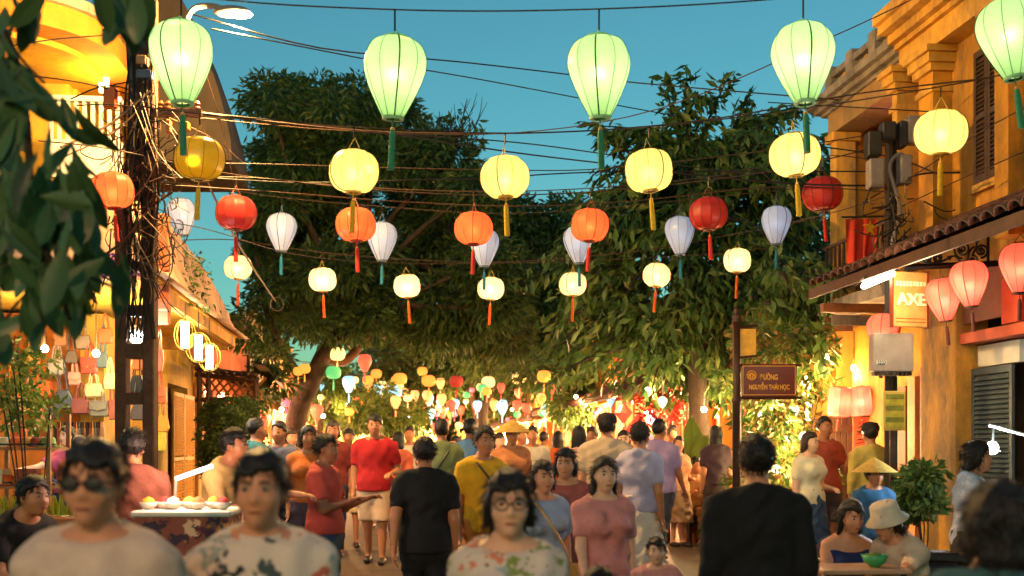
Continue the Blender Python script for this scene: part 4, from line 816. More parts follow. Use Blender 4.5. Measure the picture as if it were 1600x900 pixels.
# ================================================================ trees and plants
def leaf_mesh(name, pos, axis, length, width, m, fold=.25):
    """one folded leaf (2 faces) per point: numpy arrays"""
    n = len(pos); axis = axis / np.linalg.norm(axis, axis=1, keepdims=True)
    rnd = rng.normal(size=(n, 3)); side = np.cross(axis, rnd); side /= np.linalg.norm(side, axis=1, keepdims=True) + 1e-9; up = np.cross(side, axis)
    L = length[:, None]; Wd = width[:, None]
    v = np.empty((n, 4, 3), np.float32)
    v[:, 0] = pos; v[:, 2] = pos + axis * L
    mid = pos + axis * L * .45
    v[:, 1] = mid + side * Wd * .5 - up * Wd * fold; v[:, 3] = mid - side * Wd * .5 - up * Wd * fold
    me = bpy.data.meshes.new(name); me.vertices.add(n * 4); me.vertices.foreach_set('co', v.ravel())
    idx = (np.arange(n)[:, None] * 4 + np.array([0, 1, 2, 0, 2, 3])).ravel().astype(np.int32)
    me.loops.add(n * 6); me.loops.foreach_set('vertex_index', idx)
    me.polygons.add(n * 2); me.polygons.foreach_set('loop_start', np.arange(0, n * 6, 3, dtype=np.int32)); me.polygons.foreach_set('loop_total', np.full(n * 2, 3, np.int32))
    me.update(calc_edges=True); me.materials.append(m); return me
def in_poly(x, y, poly):
    r = False; j = len(poly) - 1
    for i in range(len(poly)):
        (xi, yi), (xj, yj) = poly[i], poly[j]
        if (yi > y) != (yj > y) and x < (xj - xi) * (y - yi) / (yj - yi) + xi: r = not r
        j = i
    return r
def sample_poly(poly, n, rr):
    xs = [p[0] for p in poly]; ys = [p[1] for p in poly]; out = []
    while len(out) < n:
        x, y = rr.uniform(min(xs), max(xs)), rr.uniform(min(ys), max(ys))
        if in_poly(x, y, poly): out.append((x, y))
    return out
def crown(centers, per, rad, ll, lw, droop, m, parent, name='crown', flat=.8):
    P_ = []; A_ = []
    for c, s in centers:
        k = int(per * s * s); u = rng.normal(size=(k, 3)); u /= np.linalg.norm(u, axis=1, keepdims=True)
        r = rng.uniform(.25, 1, (k, 1)) ** .55 * rad * s; p = u * r * np.array([1, 1, flat]) + np.array(c); P_.append(p)
        a = u * .8 + rng.normal(size=(k, 3)) * .5; a[:, 2] -= droop; A_.append(a)
    p = np.concatenate(P_).astype(np.float32); a = np.concatenate(A_)
    ln = rng.uniform(.7, 1.25, len(p)) * ll
    o = mobj(name, leaf_mesh(name, p, a, ln, ln * lw, m), parent); o['kind'] = 'stuff'; return o
def grow_limbs(parent, m, base_pts, base_r, targets, r0=.09, name='limb', n=None):
    """each limb a tapered mesh of its own from the trunk to a clump"""
    for t in targets:
        t = Vector(t); k = random.randrange(len(base_pts)//2, len(base_pts)); s = Vector(base_pts[k]); mid = s.lerp(t, .5) + Vector((random.uniform(-.3, .3), random.uniform(-.2, .2), random.uniform(-.1, .45)))
        pts = smooth_path([s, mid, t], 5); MB().tube(pts, [r0 * (1 - .85 * i / (len(pts) - 1)) for i in range(len(pts))], 6).build(name, m, parent, smooth=True)
BARK = mat('bark', '#4a3a2a', .9, .35, 5, .8); BARK2 = mat('bark_dark', '#2e251c', .9, .3, 5, .7)
LGA = leafmat('leaf_fine', [(.03, .06, .018), (.05, .10, .024), (.08, .14, .03), (.13, .17, .035)])
LGB = leafmat('leaf_broad', [(.03, .07, .018), (.05, .11, .024), (.08, .15, .03), (.15, .18, .04)])
LGC = leafmat('leaf_far', [(.04, .08, .02), (.07, .12, .026), (.13, .17, .04)]); LGY = leafmat('leaf_lime', [(.06, .13, .02), (.12, .20, .03), (.2, .24, .05)])
rr = random.Random(11)
def tree(label, poly, d0, d1, nclump, per, rad, ll, lw, droop, lm, trunk_px, tr, bark, nlimb=10, name='tree', extra=None):
    base = at(trunk_px[0][0], 700, trunk_px[0][2]); base.z = gz(base.y)
    t = thing(name, label, 'tree', base)
    tp = [Vector((0, 0, -.05))] + [at(*q) - base for q in trunk_px[1:]]
    pts = smooth_path(tp, 6); n = len(pts)
    MB().tube(pts, [tr * (1 - .55 * i / (n - 1)) for i in range(n)], 10).build('trunk', bark, t, smooth=True)
    cs = [(at(x, y, rr.uniform(d0, d1)) - base, rr.uniform(.7, 1.25)) for x, y in sample_poly(poly, nclump, rr)]
    if extra: cs += [(at(x, y, d) - base, s) for x, y, d, s in extra]
    grow_limbs(t, bark, pts, tr, [c for c, _ in rr.sample(cs, nlimb)], tr * .45)
    crown([(tuple(c), s) for c, s in cs], per, rad, ll, lw, droop, lm, t)
    return t, base, pts
PA = [(398, 215), (425, 150), (480, 148), (560, 145), (640, 178), (690, 215), (730, 260), (765, 320), (800, 430), (800, 530), (700, 545), (590, 520), (470, 520), (400, 540), (395, 420), (395, 300)]
tA, bA, ptsA = tree('broad dark evergreen street tree with leaning trunk beyond the left cables', PA, 22.5, 27.5, 150, 620, .62, .20, .30, .55, LGA,
    [(455, 700, 24), (462, 660, 24), (485, 600, 24), (510, 545, 24), (530, 500, 24), (560, 440, 24.3), (575, 380, 24.5)], .24, BARK, 14, 'evergreen_tree',
    [(410, 590, 23, .6), (440, 600, 23, .55), (425, 560, 23, .7), (405, 620, 22.5, .5), (460, 145, 24, .6), (530, 140, 24, .6), (600, 150, 24.5, .6)])
MB().tube(smooth_path([at(480, 605, 24) - bA, at(440, 545, 23.7) - bA, at(415, 480, 23.4) - bA, at(400, 400, 23.2) - bA], 5), [.12 - .005*i for i in range(16)], 8).build('limb', BARK, tA, smooth=True)
MB().tube(smooth_path([at(505, 555, 24) - bA, at(545, 560, 24.6) - bA, at(600, 480, 25) - bA, at(640, 420, 25) - bA], 5), [.13 - .005*i for i in range(16)], 8).build('limb', mat('bark_lit', '#6a4426', .9, .3, 5, .6), tA, smooth=True)  # this limb's bark is a warmer copy, lamplight put into its colour
# bare twigs at its right shoulder
tw = MB()
for i in range(26):
    x, y = rr.uniform(690, 735), rr.uniform(215, 235); x2, y2 = x + rr.gauss(8, 18), y - rr.uniform(25, 75)
    tw.tube(smooth_path([at(x, y, 24) - bA, at((x+x2)/2 + rr.gauss(0, 5), (y+y2)/2, 24) - bA, at(x2, y2, 24) - bA], 3), [.012, .011, .01, .009, .008, .006, .004], 4)
tw.build('twigs', BARK2, tA)
crown([(tuple(at(rr.uniform(690, 745), rr.uniform(165, 230), 24) - bA), .4) for _ in range(8)], 160, .5, .2, .3, .8, LGA, tA, 'leaf_spray')
PC = [(735, 345), (800, 325), (850, 310), (900, 322), (935, 400), (920, 540), (860, 570), (800, 575), (740, 560), (720, 450)]
tree('dark distant tree between the two big crowns', PC, 36, 42, 75, 420, .95, .27, .34, .6, LGC, [(760, 700, 39), (755, 650, 39), (770, 600, 39), (790, 520, 39)], .2, BARK2, 8, 'distant_tree')
tree('pale green distant tree with slender trunk near the street end', [(560, 520), (640, 500), (720, 520), (790, 560), (830, 620), (780, 640), (690, 630), (600, 610)], 46, 52, 52, 380, .9, .26, .36, .6, LGC, [(742, 700, 48), (745, 660, 48), (738, 620, 48), (735, 590, 48)], .2, BARK, 6, 'distant_tree')
tree('lime green lit tree hanging over the left stalls', [(480, 590), (560, 600), (640, 620), (660, 650), (600, 665), (540, 655), (480, 640)], 30, 34, 40, 320, .5, .2, .34, .8, LGY, [(497, 700, 31), (500, 660, 31), (520, 620, 31), (550, 600, 31)], .12, BARK, 6, 'lit_tree')
tree('dark tree mass closing the far end of the street', [(540, 600), (640, 575), (740, 600), (860, 590), (900, 620), (870, 650), (560, 650)], 84, 95, 40, 300, 2.0, .5, .4, .6, LGC, [(700, 700, 90), (700, 680, 90), (705, 640, 90)], .35, BARK2, 6, 'distant_tree')
tree('small pale-leaved tree before the pale gold shophouse', [(830, 560), (900, 570), (940, 620), (900, 650), (840, 640)], 31, 35, 22, 320, .5, .22, .36, .7, LGC, [(868, 700, 33), (870, 650, 33), (880, 610, 33)], .12, BARK, 5, 'distant_tree')
# big broad-leaved tree on the right: long drooping sprays
base = at(1095, 700, 20.0); base.z = gz(18); tB = thing('almond_tree', 'tall broad-leaved tree with drooping sprays rising behind the street sign', 'tree', base)
tpts = smooth_path([Vector((0, 0, -.05)), at(1090, 600, 20.0) - base, at(1075, 480, 20.0) - base, at(1080, 350, 20.0) - base, at(1078, 240, 20.0) - base, at(1074, 130, 20.0) - base], 6)
MB().tube(tpts, [.2 * (1 - .9 * i / (len(tpts) - 1)) for i in range(len(tpts))], 10).build('trunk', BARK2, tB, smooth=True)
SPR = [((1078, 260), (1072, 170), (1074, 104)), ((1070, 250), (1050, 180), (1040, 122)), ((1085, 240), (1110, 180), (1140, 115)), ((1060, 250), (1000, 205), (918, 196)), ((1075, 290), (1010, 230), (940, 215)), ((1090, 260), (1180, 185), (1308, 160)), ((1090, 300), (1200, 235), (1312, 215)), ((1060, 300), (980, 260), (930, 275)),
       ((1070, 320), (960, 300), (925, 330)), ((1100, 300), (1190, 260), (1290, 270)), ((1110, 330), (1170, 250), (1165, 160)), ((1150, 230), (1200, 190), (1230, 175)), ((1060, 200), (1085, 160), (1100, 150)), ((1130, 250), (1150, 190), (1170, 150)), ((1060, 290), (970, 230), (950, 205)), ((1080, 240), (1020, 200), (985, 215))]
pos = []; ax = []; ln = []
def spray(pts, dens, L0, spread=1):
    p = smooth_path(pts, 8); MB().tube(p, [.035 * (1 - .8 * i / (len(p) - 1)) for i in range(len(p))], 5).build('branch', BARK2, tB, smooth=True)
    for i in range(len(p) - 1):
        t = (p[i+1] - p[i]); u = i / (len(p) - 1)
        for k in range(int(dens * t.length / .02 * (1.1 - .3 * u)) + 1):
            q = p[i].lerp(p[i+1], rr.random()) + Vector((rr.gauss(0, .05), rr.gauss(0, .1), rr.gauss(0, .03))) * spread
            pos.append(q); ax.append(t.normalized() * rr.uniform(.1, .8) + Vector((rr.gauss(0, .55), rr.gauss(0, .55), rr.uniform(-1.3, .1)))); ln.append(L0 * rr.uniform(.6, 1.2))
for s in SPR:
    dd = 20.0 + rr.uniform(-.8, .8); spray([at(s[0][0], s[0][1], 20.0) - base, at(s[1][0], s[1][1], (dd + 20.0) / 2) - base, at(s[2][0], s[2][1], dd) - base], 1.5, .27, 1.4)
PB = [(905, 560), (875, 450), (890, 360), (940, 300), (1010, 270), (1050, 220), (1110, 215), (1160, 250), (1230, 215), (1300, 260), (1305, 330), (1300, 440), (1285, 520), (1262, 590), (1160, 620), (1080, 610), (985, 590), (925, 570)]
for x, y in sample_poly(PB, 330, rr):
    d = rr.uniform(18.3, 22); tx = x + rr.gauss(0, 30) + (x - 1085) * .12; ty = y + rr.uniform(5, 45)
    sx, sy = x - (x - 1085) * .4, y - 14 - abs(x - 1085) * .1
    spray([at(sx, sy, (d + 20.0) / 2) - base, at((sx + tx) / 2, (sy + ty) / 2 - 16, d) - base, at(tx, ty, d) - base], .75, .27, 2.6)
for x, y in sample_poly([(1222, 410), (1300, 420), (1296, 540), (1255, 560), (1205, 550), (1205, 480)], 44, rr):
    d = rr.uniform(14.8, 16.8); spray([at(x - 14, y - 14, d + .4) - base, at(x, y - 10, d) - base, at(x + rr.gauss(5, 16), y + rr.uniform(10, 40), d) - base], .7, .24, 2.2)
pos = np.array([tuple(p) for p in pos], np.float32); ax = np.array([tuple(a) for a in ax]); ln = np.array(ln)
o = mobj('crown', leaf_mesh('crown', pos, ax, ln, ln * .36, LGB), tB); o['kind'] = 'stuff'
print('leaves B', len(pos))
# ---------------------------------------------------------------- big leaves overhanging in front, left
LFT = leafmat('leaf_front_top', [(.04, .12, .05), (.06, .16, .06), (.09, .19, .06)], .3, .36); LFB = leafmat('leaf_front_back', [(.06, .14, .055), (.26, .06, .018), (.07, .15, .05), (.05, .12, .045), (.07, .14, .05)], .2, .5)
def big_leaf(name, L, Wd, bend, cup, mats):
    nu, nv = 12, 4; vs = []; fs = []; ms = []
    for layer in (0, -.0012):
        for i in range(nu + 1):
            u = i / nu; hw = Wd * .5 * (math.sin(math.pi * min(1, u * .98 + .02) ** 1.25) ** .75)
            for j in range(-nv//2, nv//2 + 1):
                v = j / (nv/2); x = v * hw; y = u * L; z = -bend * u*u*L + cup * abs(v) * hw + .008 * math.sin(u * 26 + abs(v)*2) * abs(v) + layer; vs.append((x, y, z))
    k = nv + 1; N = (nu + 1) * k
    for i in range(nu):
        for j in range(nv): a = i*k + j; fs.append((a, a+1, a+k+1, a+k)); ms.append(0); fs.append((N+a, N+a+k, N+a+k+1, N+a+1)); ms.append(1)
    tb_ = MB().tube([(0, u*L/8, -bend*(u/8)**2*L) for u in range(9)], [.011*L*(1 - .1*u) for u in range(9)], 4); o_ = len(vs); vs += tb_.v; fs += [tuple(i + o_ for i in f) for f in tb_.f]; ms += [len(mats) - 1 if len(mats) > 2 else 0] * len(tb_.f)
    for sv in (-1, 1):                                   # side veins
        for iv in range(2, 9):
            u = iv/11; hw = Wd*.42*(math.sin(math.pi*min(1, (u + .1)*.98 + .02)**1.25)**.75); tb_ = MB().tube([(0, u*L, -bend*u*u*L + .002), (sv*hw*.9, (u + .12)*L, -bend*(u + .12)**2*L + cup*hw*.9 + .003)], [.005*L, .002*L], 3); o_ = len(vs); vs += tb_.v; fs += [tuple(i + o_ for i in f) for f in tb_.f]; ms += [len(mats) - 1 if len(mats) > 2 else 0] * len(tb_.f)
    me = bpy.data.meshes.new(name); me.from_pydata(vs, [], fs)
    for m in mats: me.materials.append(m)
    me.polygons.foreach_set('material_index', ms); me.polygons.foreach_set('use_smooth', [True]*len(fs)); return me
FLM = [big_leaf('leaf', 1, .37, b, c, (LFT, LFB, mat('leaf_vein', (.10, .17, .07), .5, .1, 20, 0))) for b, c in ((.12, .25), (.3, .15), (.05, .4), (.2, -.1))]
ob = thing('overhanging_branch', 'large dark leaves with reddish undersides overhanging the street at left', 'tree branch', at(-40, 420, 4.3))
spine = [(-60, -40, 4.5), (10, 60, 4.4), (40, 180, 4.4), (50, 300, 4.3), (80, 420, 4.3), (110, 500, 4.3)]
MB().tube(smooth_path([at(*q) - ob.location for q in spine], 5), [.022 - .0006*i for i in range(26)], 6).build('twig', BARK2, ob, smooth=True)
MB().tube(smooth_path([at(-20, -60, 4.2) - ob.location, at(90, -30, 4.2) - ob.location, at(190, -20, 4.2) - ob.location], 5), .012, 6).build('twig', BARK2, ob, smooth=True)
for q in (((40, 180, 4.4), (0, 230, 4.3), (-30, 290, 4.2)), ((50, 300, 4.3), (90, 310, 4.3), (120, 330, 4.2)), ((80, 420, 4.3), (30, 470, 4.2), (-10, 530, 4.2)), ((80, 420, 4.3), (130, 430, 4.3), (180, 450, 4.2)), ((10, 60, 4.4), (40, 100, 4.3), (70, 130, 4.3))):
    MB().tube(smooth_path([at(*a) - ob.location for a in q], 4), .006, 5).build('twig', BARK2, ob)
LSP = [(200, -25, 4.2, 108, 8), (165, -35, 4.1, 110, -12), (235, -30, 4.2, 105, 14), (185, -20, 4.25, 115, 2), (215, -15, 4.1, 90, -4), (150, -40, 4.0, 90, -5), (60, -30, 4.2, 100, 20), (20, -25, 4.3, 90, -15), (45, -15, 4.2, 100, 10), (75, -20, 4.2, 85, 35), (8, 10, 4.3, 80, -8)]
dens = [(-10, 40, 80, 190, 12), (-10, 80, 130, 270, 24), (-10, 120, 190, 380, 46), (-10, 135, 300, 500, 54), (60, 205, 420, 490, 14), (-10, 70, 440, 560, 14)]
for x0, x1, y0, y1, n in dens:
    for _ in range(n): LSP.append((rr.uniform(x0, x1) - 5, rr.uniform(y0, y1) - 50, rr.uniform(3.8, 4.9), rr.uniform(60, 115), rr.gauss(0, 24)))
for (x, y, d, lp, an) in LSP:
    if 35 < x < 75 and 150 < y + lp*.5 < 240: continue
    o = mobj('leaf', rr.choice(FLM), ob); o.location = at(x, y, d) - ob.location; s = lp / FP * d; o.scale = (s * rr.uniform(.85, 1.15), s, s)
    o.rotation_euler = (Matrix.Rotation(R(an), 3, 'Y') @ Matrix.Rotation(R(-90 + rr.uniform(-30, 40)), 3, 'X') @ Matrix.Rotation(R(rr.choice((180, 180, 0)) + rr.gauss(0, 45)), 3, 'Y')).to_euler()
# ---------------------------------------------------------------- shrubs
def shrub(name, label, centers, per, rad, ll, lw, droop, lm, cat='plant', stem=True, pot=None):
    b = Vector((sum(c[0].x for c in centers)/len(centers), sum(c[0].y for c in centers)/len(centers), 0)); b.z = gz(b.y)
    t = thing(name, label, cat, b)
    crown([(tuple(c - b), s) for c, s in centers], per, rad, ll, lw, droop, lm, t, 'foliage')
    if stem:
        for c, s in centers[::3]: MB().tube(smooth_path([(0, 0, 0), (c - b) * .5 + Vector((.05, 0, .1)), c - b], 4), .007, 5).build('stem', BARK2, t)
    return t
shrub('hedge', 'dense dark clipped hedge in front of the timber trellis', [(at(rr.uniform(318, 398), rr.uniform(640, 740), rr.uniform(18.5, 19.5)), rr.uniform(.8, 1.2)) for _ in range(34)], 420, .26, .07, .5, .1, LGA, 'hedge')
shrub('climbing_shrub', 'leafy climber lit from within beside the street sign post', [(at(rr.uniform(1165, 1285), rr.uniform(510, 790), rr.uniform(14.6, 16)), rr.uniform(.6, 1.1)) for _ in range(40)], 130, .32, .15, .42, .6, leafmat('leaf_climber', [(.03, .07, .012), (.07, .13, .02), (.16, .15, .03), (.22, .10, .03)]))
shrub('potted_shrub', 'bushy green pot plant at the foot of the ochre pillar', [(at(rr.uniform(1418, 1458), rr.uniform(735, 800), rr.uniform(10.6, 11.2)), rr.uniform(.6, 1)) for _ in range(14)], 160, .2, .1, .45, .3, LGB)
shrub('wall_shrub', 'wispy shrub growing from the pink curved balcony', [(at(312 + rr.gauss(0, 9), y, 14.2), .6) for y in range(400, 480, 8)], 60, .2, .07, .4, .2, LGB, stem=False)
shrub('pot_plants', 'leafy potted plants around the wicker chair', [(at(rr.uniform(1095, 1160), rr.uniform(765, 830), rr.uniform(15.5, 17)), rr.uniform(.5, .9)) for _ in range(16)], 140, .25, .13, .4, .3, LGB)
shrub('left_shrub', 'sparse lit shrub by the handbag shelves', [(at(rr.uniform(0, 80), rr.uniform(540, 660), rr.uniform(9.5, 10.5)), rr.uniform(.5, .9)) for _ in range(16)], 90, .22, .08, .5, .3, LGY)
shrub('flower_cluster', 'purple flowers on the ledge beside the utility pole', [(at(rr.uniform(165, 210), rr.uniform(405, 430), 11.9), rr.uniform(.4, .6)) for _ in range(8)], 140, .17, .05, .7, 0, leafmat('petal_purple', [(.14, .04, .25), (.25, .08, .35)]), 'flowers', False)
shrub('bougainvillea', 'red flowering vine above the diamond lanterns', [(at(rr.uniform(1000, 1062), rr.uniform(606, 655), rr.uniform(21, 22)), rr.uniform(.4, .8)) for _ in range(14)], 120, .4, .1, .7, .2, leafmat('petal_red', [(.22, .015, .015), (.38, .03, .02)]), 'flowers', False)
# upright bird's-nest plant, each leaf a piece
bp = at(1080, 700, 16.5); bp.z = gz(16); nest = thing('birds_nest_plant', 'potted plant with tall upright lime green strap leaves', 'plant', bp)
NM = [big_leaf('leaf', 1, .26, .1, .2, (LGY, LGY)), big_leaf('leaf', 1, .2, .25, .3, (LGY, LGY))]
for i in range(15):
    o = mobj('leaf', NM[i % 2], nest); o.location = (rr.gauss(0, .05), rr.gauss(0, .05), .75); s = rr.uniform(.7, 1.15); o.scale = (s*1.1, s, s)
    o.rotation_euler = (Matrix.Rotation(R(i * 24 + rr.gauss(0, 10)), 3, 'Z') @ Matrix.Rotation(R(rr.uniform(58, 84)), 3, 'X')).to_euler()
MB().lathe([(.16, 0), (.22, .3), (.26, .7), (.28, .78), (.24, .78), (.22, .6)], 18).build('pot', mat('terracotta', '#8a4a2a', .7, .2, 6, .2), nest, smooth=True)
# bulbs glowing inside the climber
for x, y, d in ((1257, 684, 14.6), (1262, 720, 14.7), (1240, 642, 15), (1229, 660, 15.3), (1185, 650, 15.3), (1212, 735, 15.2), (1035, 628, 17), (1012, 612, 19), (1225, 690, 15.4)):
    t = thing('shell_lamp', 'white glowing heart-shaped lamp among the climber leaves', 'lamp', at(x, y, d), 0, 'lamps in the climber')
    MB().lathe([(.001, -.10), (.04, -.06), (.07, .0), (.07, .04), (.04, .07), (.001, .08)], 14).build('shade', emat('shell_glow', (1, .74, .36), 2.2), t, smooth=True); MB().tube([(0, 0, .1), (0, 0, .4)], .006, 4).build('cord', BLACK, t)
    plight('lamp_bulb', (0, -.16, 0), 34, (1, .68, .3), .08, t)
# ================================================================ shop goods, stalls, vehicles
def leather(c): return mat('leather' + c, c, .42, .2, 7, .25)
def handbag(px, py, wpx, hpx, d, col, cn, kind='satchel', where='on the orange shop wall'):
    k = d / FP; w_, h_ = wpx*k, hpx*k; p = at(px, py, d)
    t = thing('handbag', '%s %s hanging %s' % (cn, kind, where), 'bag', p, random.uniform(-.12, .12)); m_ = leather(col)
    t.rotation_euler.y = random.uniform(-.06, .06); dp = min(.12, w_*.35); hw = w_/2; hh = h_/2
    if kind == 'tote': prof = [(-hw*.55, hh*.7), (hw*.55, hh*.7), (hw*.8, hh*.1), (hw, -hh*.6), (hw*.7, -hh), (-hw*.7, -hh), (-hw, -hh*.6), (-hw*.8, hh*.1)]
    elif kind == 'pouch': prof = [(-hw*.8, hh), (hw*.8, hh), (hw, 0), (hw*.8, -hh), (-hw*.8, -hh), (-hw, 0)]
    else: prof = [(-hw*.88, hh), (hw*.88, hh), (hw, -hh*.8), (hw*.9, -hh), (-hw*.9, -hh), (-hw, -hh*.8)]
    MB().prism(prof, (0, -dp/2, 0), (1, 0, 0), (0, 0, 1), (0, dp, 0)).build('body', m_, t, bevel=min(.018, dp*.2))
    if kind == 'satchel':
        MB().prism([(-hw*.9, hh*1.02), (hw*.9, hh*1.02), (hw*.94, 0), (0, -hh*.25), (-hw*.94, 0)], (0, -dp/2 - .008, 0), (1, 0, 0), (0, 0, 1), (0, -.01, 0)).build('flap', m_, t); MB().box(-.012, .012, -dp/2 - .026, -dp/2 - .018, -hh*.2, -hh*.05).build('buckle', mat('brass', '#b08a3a', .3, .1, 5, 0, metal=.8), t)
    rise = h_ * (1.1 if kind == 'tote' else .7) + .05
    for yy in (-dp*.4, dp*.4): MB().tube(smooth_path([(-hw*.45, yy, hh*.7), (-hw*.28, yy, hh + rise*.6), (0, yy*.3, hh + rise), (hw*.28, yy, hh + rise*.6), (hw*.45, yy, hh*.7)], 4), .009, 5).build('handle', m_, t)
BAGS = [(66, 608, 30, 24, '#b5531c', 'orange leather', 'satchel'), (100, 622, 33, 36, '#3a4250', 'slate blue slouchy', 'tote'), (88, 573, 27, 26, '#8f8a80', 'pale grey', 'pouch'), (126, 635, 30, 25, '#6d3a3a', 'maroon', 'pouch'), (156, 639, 30, 25, '#6c6a62', 'grey', 'satchel'), (147, 610, 30, 22, '#c3a67c', 'cream', 'pouch'), (117, 592, 19, 20, '#a8756a', 'dusty pink', 'satchel'), (83, 646, 21, 18, '#2c2620', 'small black', 'satchel'), (176, 640, 14, 32, '#8a4a3a', 'narrow russet', 'pouch'),
        (62, 655, 18, 18, '#a06a5a', 'round tan', 'pouch'), (36, 590, 22, 24, '#7a4a20', 'brown', 'satchel'), (172, 596, 20, 26, '#c9b58a', 'ivory', 'pouch')]
BAGS += [(50, 560, 24, 24, '#a8702c', 'caramel', 'satchel'), (112, 556, 22, 24, '#4a3a30', 'chocolate', 'tote'), (140, 572, 26, 26, '#9a3a2a', 'brick red', 'satchel'), (160, 560, 20, 30, '#3f5560', 'steel blue', 'tote'), (190, 612, 18, 26, '#7a2f2a', 'wine', 'pouch'), (40, 630, 22, 22, '#c9a05a', 'sand', 'pouch'), (24, 560, 20, 24, '#5a2a1a', 'umber', 'satchel'), (20, 610, 20, 28, '#c2641c', 'pumpkin', 'tote'), (60, 535, 22, 20, '#b08a5a', 'buff', 'satchel'), (130, 535, 24, 22, '#6a5a4a', 'taupe', 'pouch'), (95, 530, 20, 22, '#8a5a3a', 'chestnut', 'satchel'), (165, 525, 24, 24, '#a5562c', 'cinnamon', 'pouch')]
for b in BAGS: handbag(b[0], b[1], b[2], b[3], 14.5, b[4], b[5], b[6])
for b in ((214, 598, 25, 34, '#14110f', 'glossy black', 'tote'), (217, 570, 24, 18, '#c2641c', 'bright orange', 'pouch'), (247, 563, 17, 36, '#c4601a', 'tall orange', 'pouch'), (248, 618, 26, 26, '#b9571a', 'burnt orange', 'satchel'), (216, 642, 26, 30, '#5a4634', 'dark tan', 'tote'), (240, 652, 14, 40, '#c9bda0', 'long cream', 'pouch'), (255, 660, 20, 30, '#c8801f', 'amber', 'tote'), (252, 690, 16, 30, '#b5a22a', 'mustard', 'pouch')):
    handbag(b[0], b[1], b[2], b[3], 13.6, b[4], b[5], b[6], 'by the pole beside the yellow wall')
handbag(30, 678, 23, 20, 11.5, '#c2551c', 'open-topped orange', 'pouch', 'above the left shelves')
# belt rack
rk = at(118, 662, 14.2); br_ = thing('belt_rack', 'metal rail on two legs holding the hanging belts', 'rack', rk); kb = 14.2 / FP
MB().tube([(-42*kb, 0, 0), (44*kb, 0, 0)], .012, 6).build('rail', GB, br_)
for x in (-42, 44): MB().tube([(x*kb, 0, 0), (x*kb, 0, gz(15) - rk.z)], .012, 6).build('leg', GB, br_)
bc = [('#3a2416', 'dark brown'), ('#8a5a2a', 'tan'), ('#14110f', 'black'), ('#6a2c1c', 'oxblood'), ('#b5772f', 'honey'), ('#5a5a5a', 'grey')]
for i in range(20):
    c, n_ = bc[i % 6]; o = MB().box(-.022, .022, -.004, .004, -.78 + random.uniform(-.08, .05), -.01).box(-.028, .028, -.008, .008, -.05, .02).build('belt', leather(c)); o.location = at(78 + i*4.2, 662, 14.2 - .03)
    tag(o, '%s leather belt hanging from the metal rail' % n_, 'belt', '%s belts on the rail' % n_)
# shelves with hats, shoes and boxes at the far left
sh = thing('display_shelf', 'timber display shelf stacked with hats, boxes and sandals', 'shelf', Vector((at(40, 700, 11.5).x, 11.5, gz(11.5)))); ks = 11.5 / FP
for x in (-46, 52):
    for y in (-.25, .25): box('post', WOOD2, sh, x*ks - .02, x*ks + .02, y - .02, y + .02, 0, 1.75)
for z in (.25, .62, 1.0, 1.38): box('shelf_board', WOOD2, sh, -48*ks, 54*ks, -.29, .29, z, z + .03)
shc = ['#b5772f', '#2f5f86', '#c9b58a', '#8a3a24', '#3a3a3a', '#c2551c', '#7a8a3a', '#d8c9a0']; shn = ['amber', 'blue', 'straw', 'russet', 'charcoal', 'orange', 'olive', 'ivory']
for zi, z in enumerate((.28, .65, 1.03, 1.41)):
    for i in range(6):
        k = (zi*5 + i*3) % 8; x = (-38 + i*16)*ks; p = sh.location + Vector((x, -.1, z + .003))
        if zi == 3 or (i + zi) % 3 == 0:
            t = thing('hat', '%s brimmed hat on the display shelf' % shn[k], 'hat', p, 0, '%s hats on the shelf' % shn[k]); m_ = mat('felt' + shc[k], shc[k], .9, .15, 9, .2)
            MB().lathe([(.001, .0), (.13, .0), (.135, .012), (.075, .015)], 18).build('brim', m_, t, smooth=True); MB().lathe([(.078, .013), (.07, .08), (.05, .1), (.001, .095)], 18).build('crown', m_, t, smooth=True); MB().lathe([(.081, .016), (.079, .035)], 18).build('band', BLACK, t)
        elif (i + zi) % 3 == 1:
            t = thing('sandal_pair', '%s pair of sandals on the display shelf' % shn[k], 'sandals', p, random.uniform(-.2, .2), '%s sandals on the shelf' % shn[k])
            for s_ in (-1, 1):
                so = MB().prism([(-.035, -.11), (.035, -.11), (.042, .05), (.02, .12), (-.02, .12), (-.042, .05)], (s_*.055, 0, 0), (1, 0, 0), (0, 1, 0), (0, 0, .02)).build('sole', leather('#5a3a20'), t); MB().tube([(s_*.055 - .04, -.03, .015), (s_*.055, -.03, .06), (s_*.055 + .04, -.03, .015)], .012, 5).build('strap', leather(shc[k]), so)
        else:
            t = thing('gift_box', '%s lidded box on the display shelf' % shn[k], 'box', p, random.uniform(-.15, .15), '%s boxes on the shelf' % shn[k]); m_ = mat('card' + shc[k], shc[k], .7, .12, 8, .1)
            box('box_body', m_, t, -.1, .1, -.08, .08, 0, .13); box('lid', m_, t, -.106, .106, -.086, .086, .1, .16, .004)
gr = MB(); 
for i in range(90): x = random.uniform(-.35, .35); gr.tube([(x, random.uniform(-.1, .1), 0), (x + random.gauss(0, .02), -.08, .12 + random.uniform(0, .06))], [.012, .003], 4)
o = gr.build('green_fringe', leafmat('lime_fringe', [(.3, .4, .03), (.5, .5, .05)])); o.location = at(70, 812, 9.5); tag(o, 'bright lime green fringe of tufts in front of the shelves', 'plant', None, 'stuff')
o.location.z = gz(9.5) + .95; MB
tb = thing('goods_table', 'low timber table under the lime green fringe', 'table', Vector((at(70, 700, 9.5).x, 9.5, gz(9.5))))
box('table_top', WOOD2, tb, -.55, .55, -.25, .25, .88, .94, .008)
for x in (-.48, .48):
    for y in (-.2, .2): box('leg', WOOD2, tb, x - .03, x + .03, y - .03, y + .03, 0, .879)
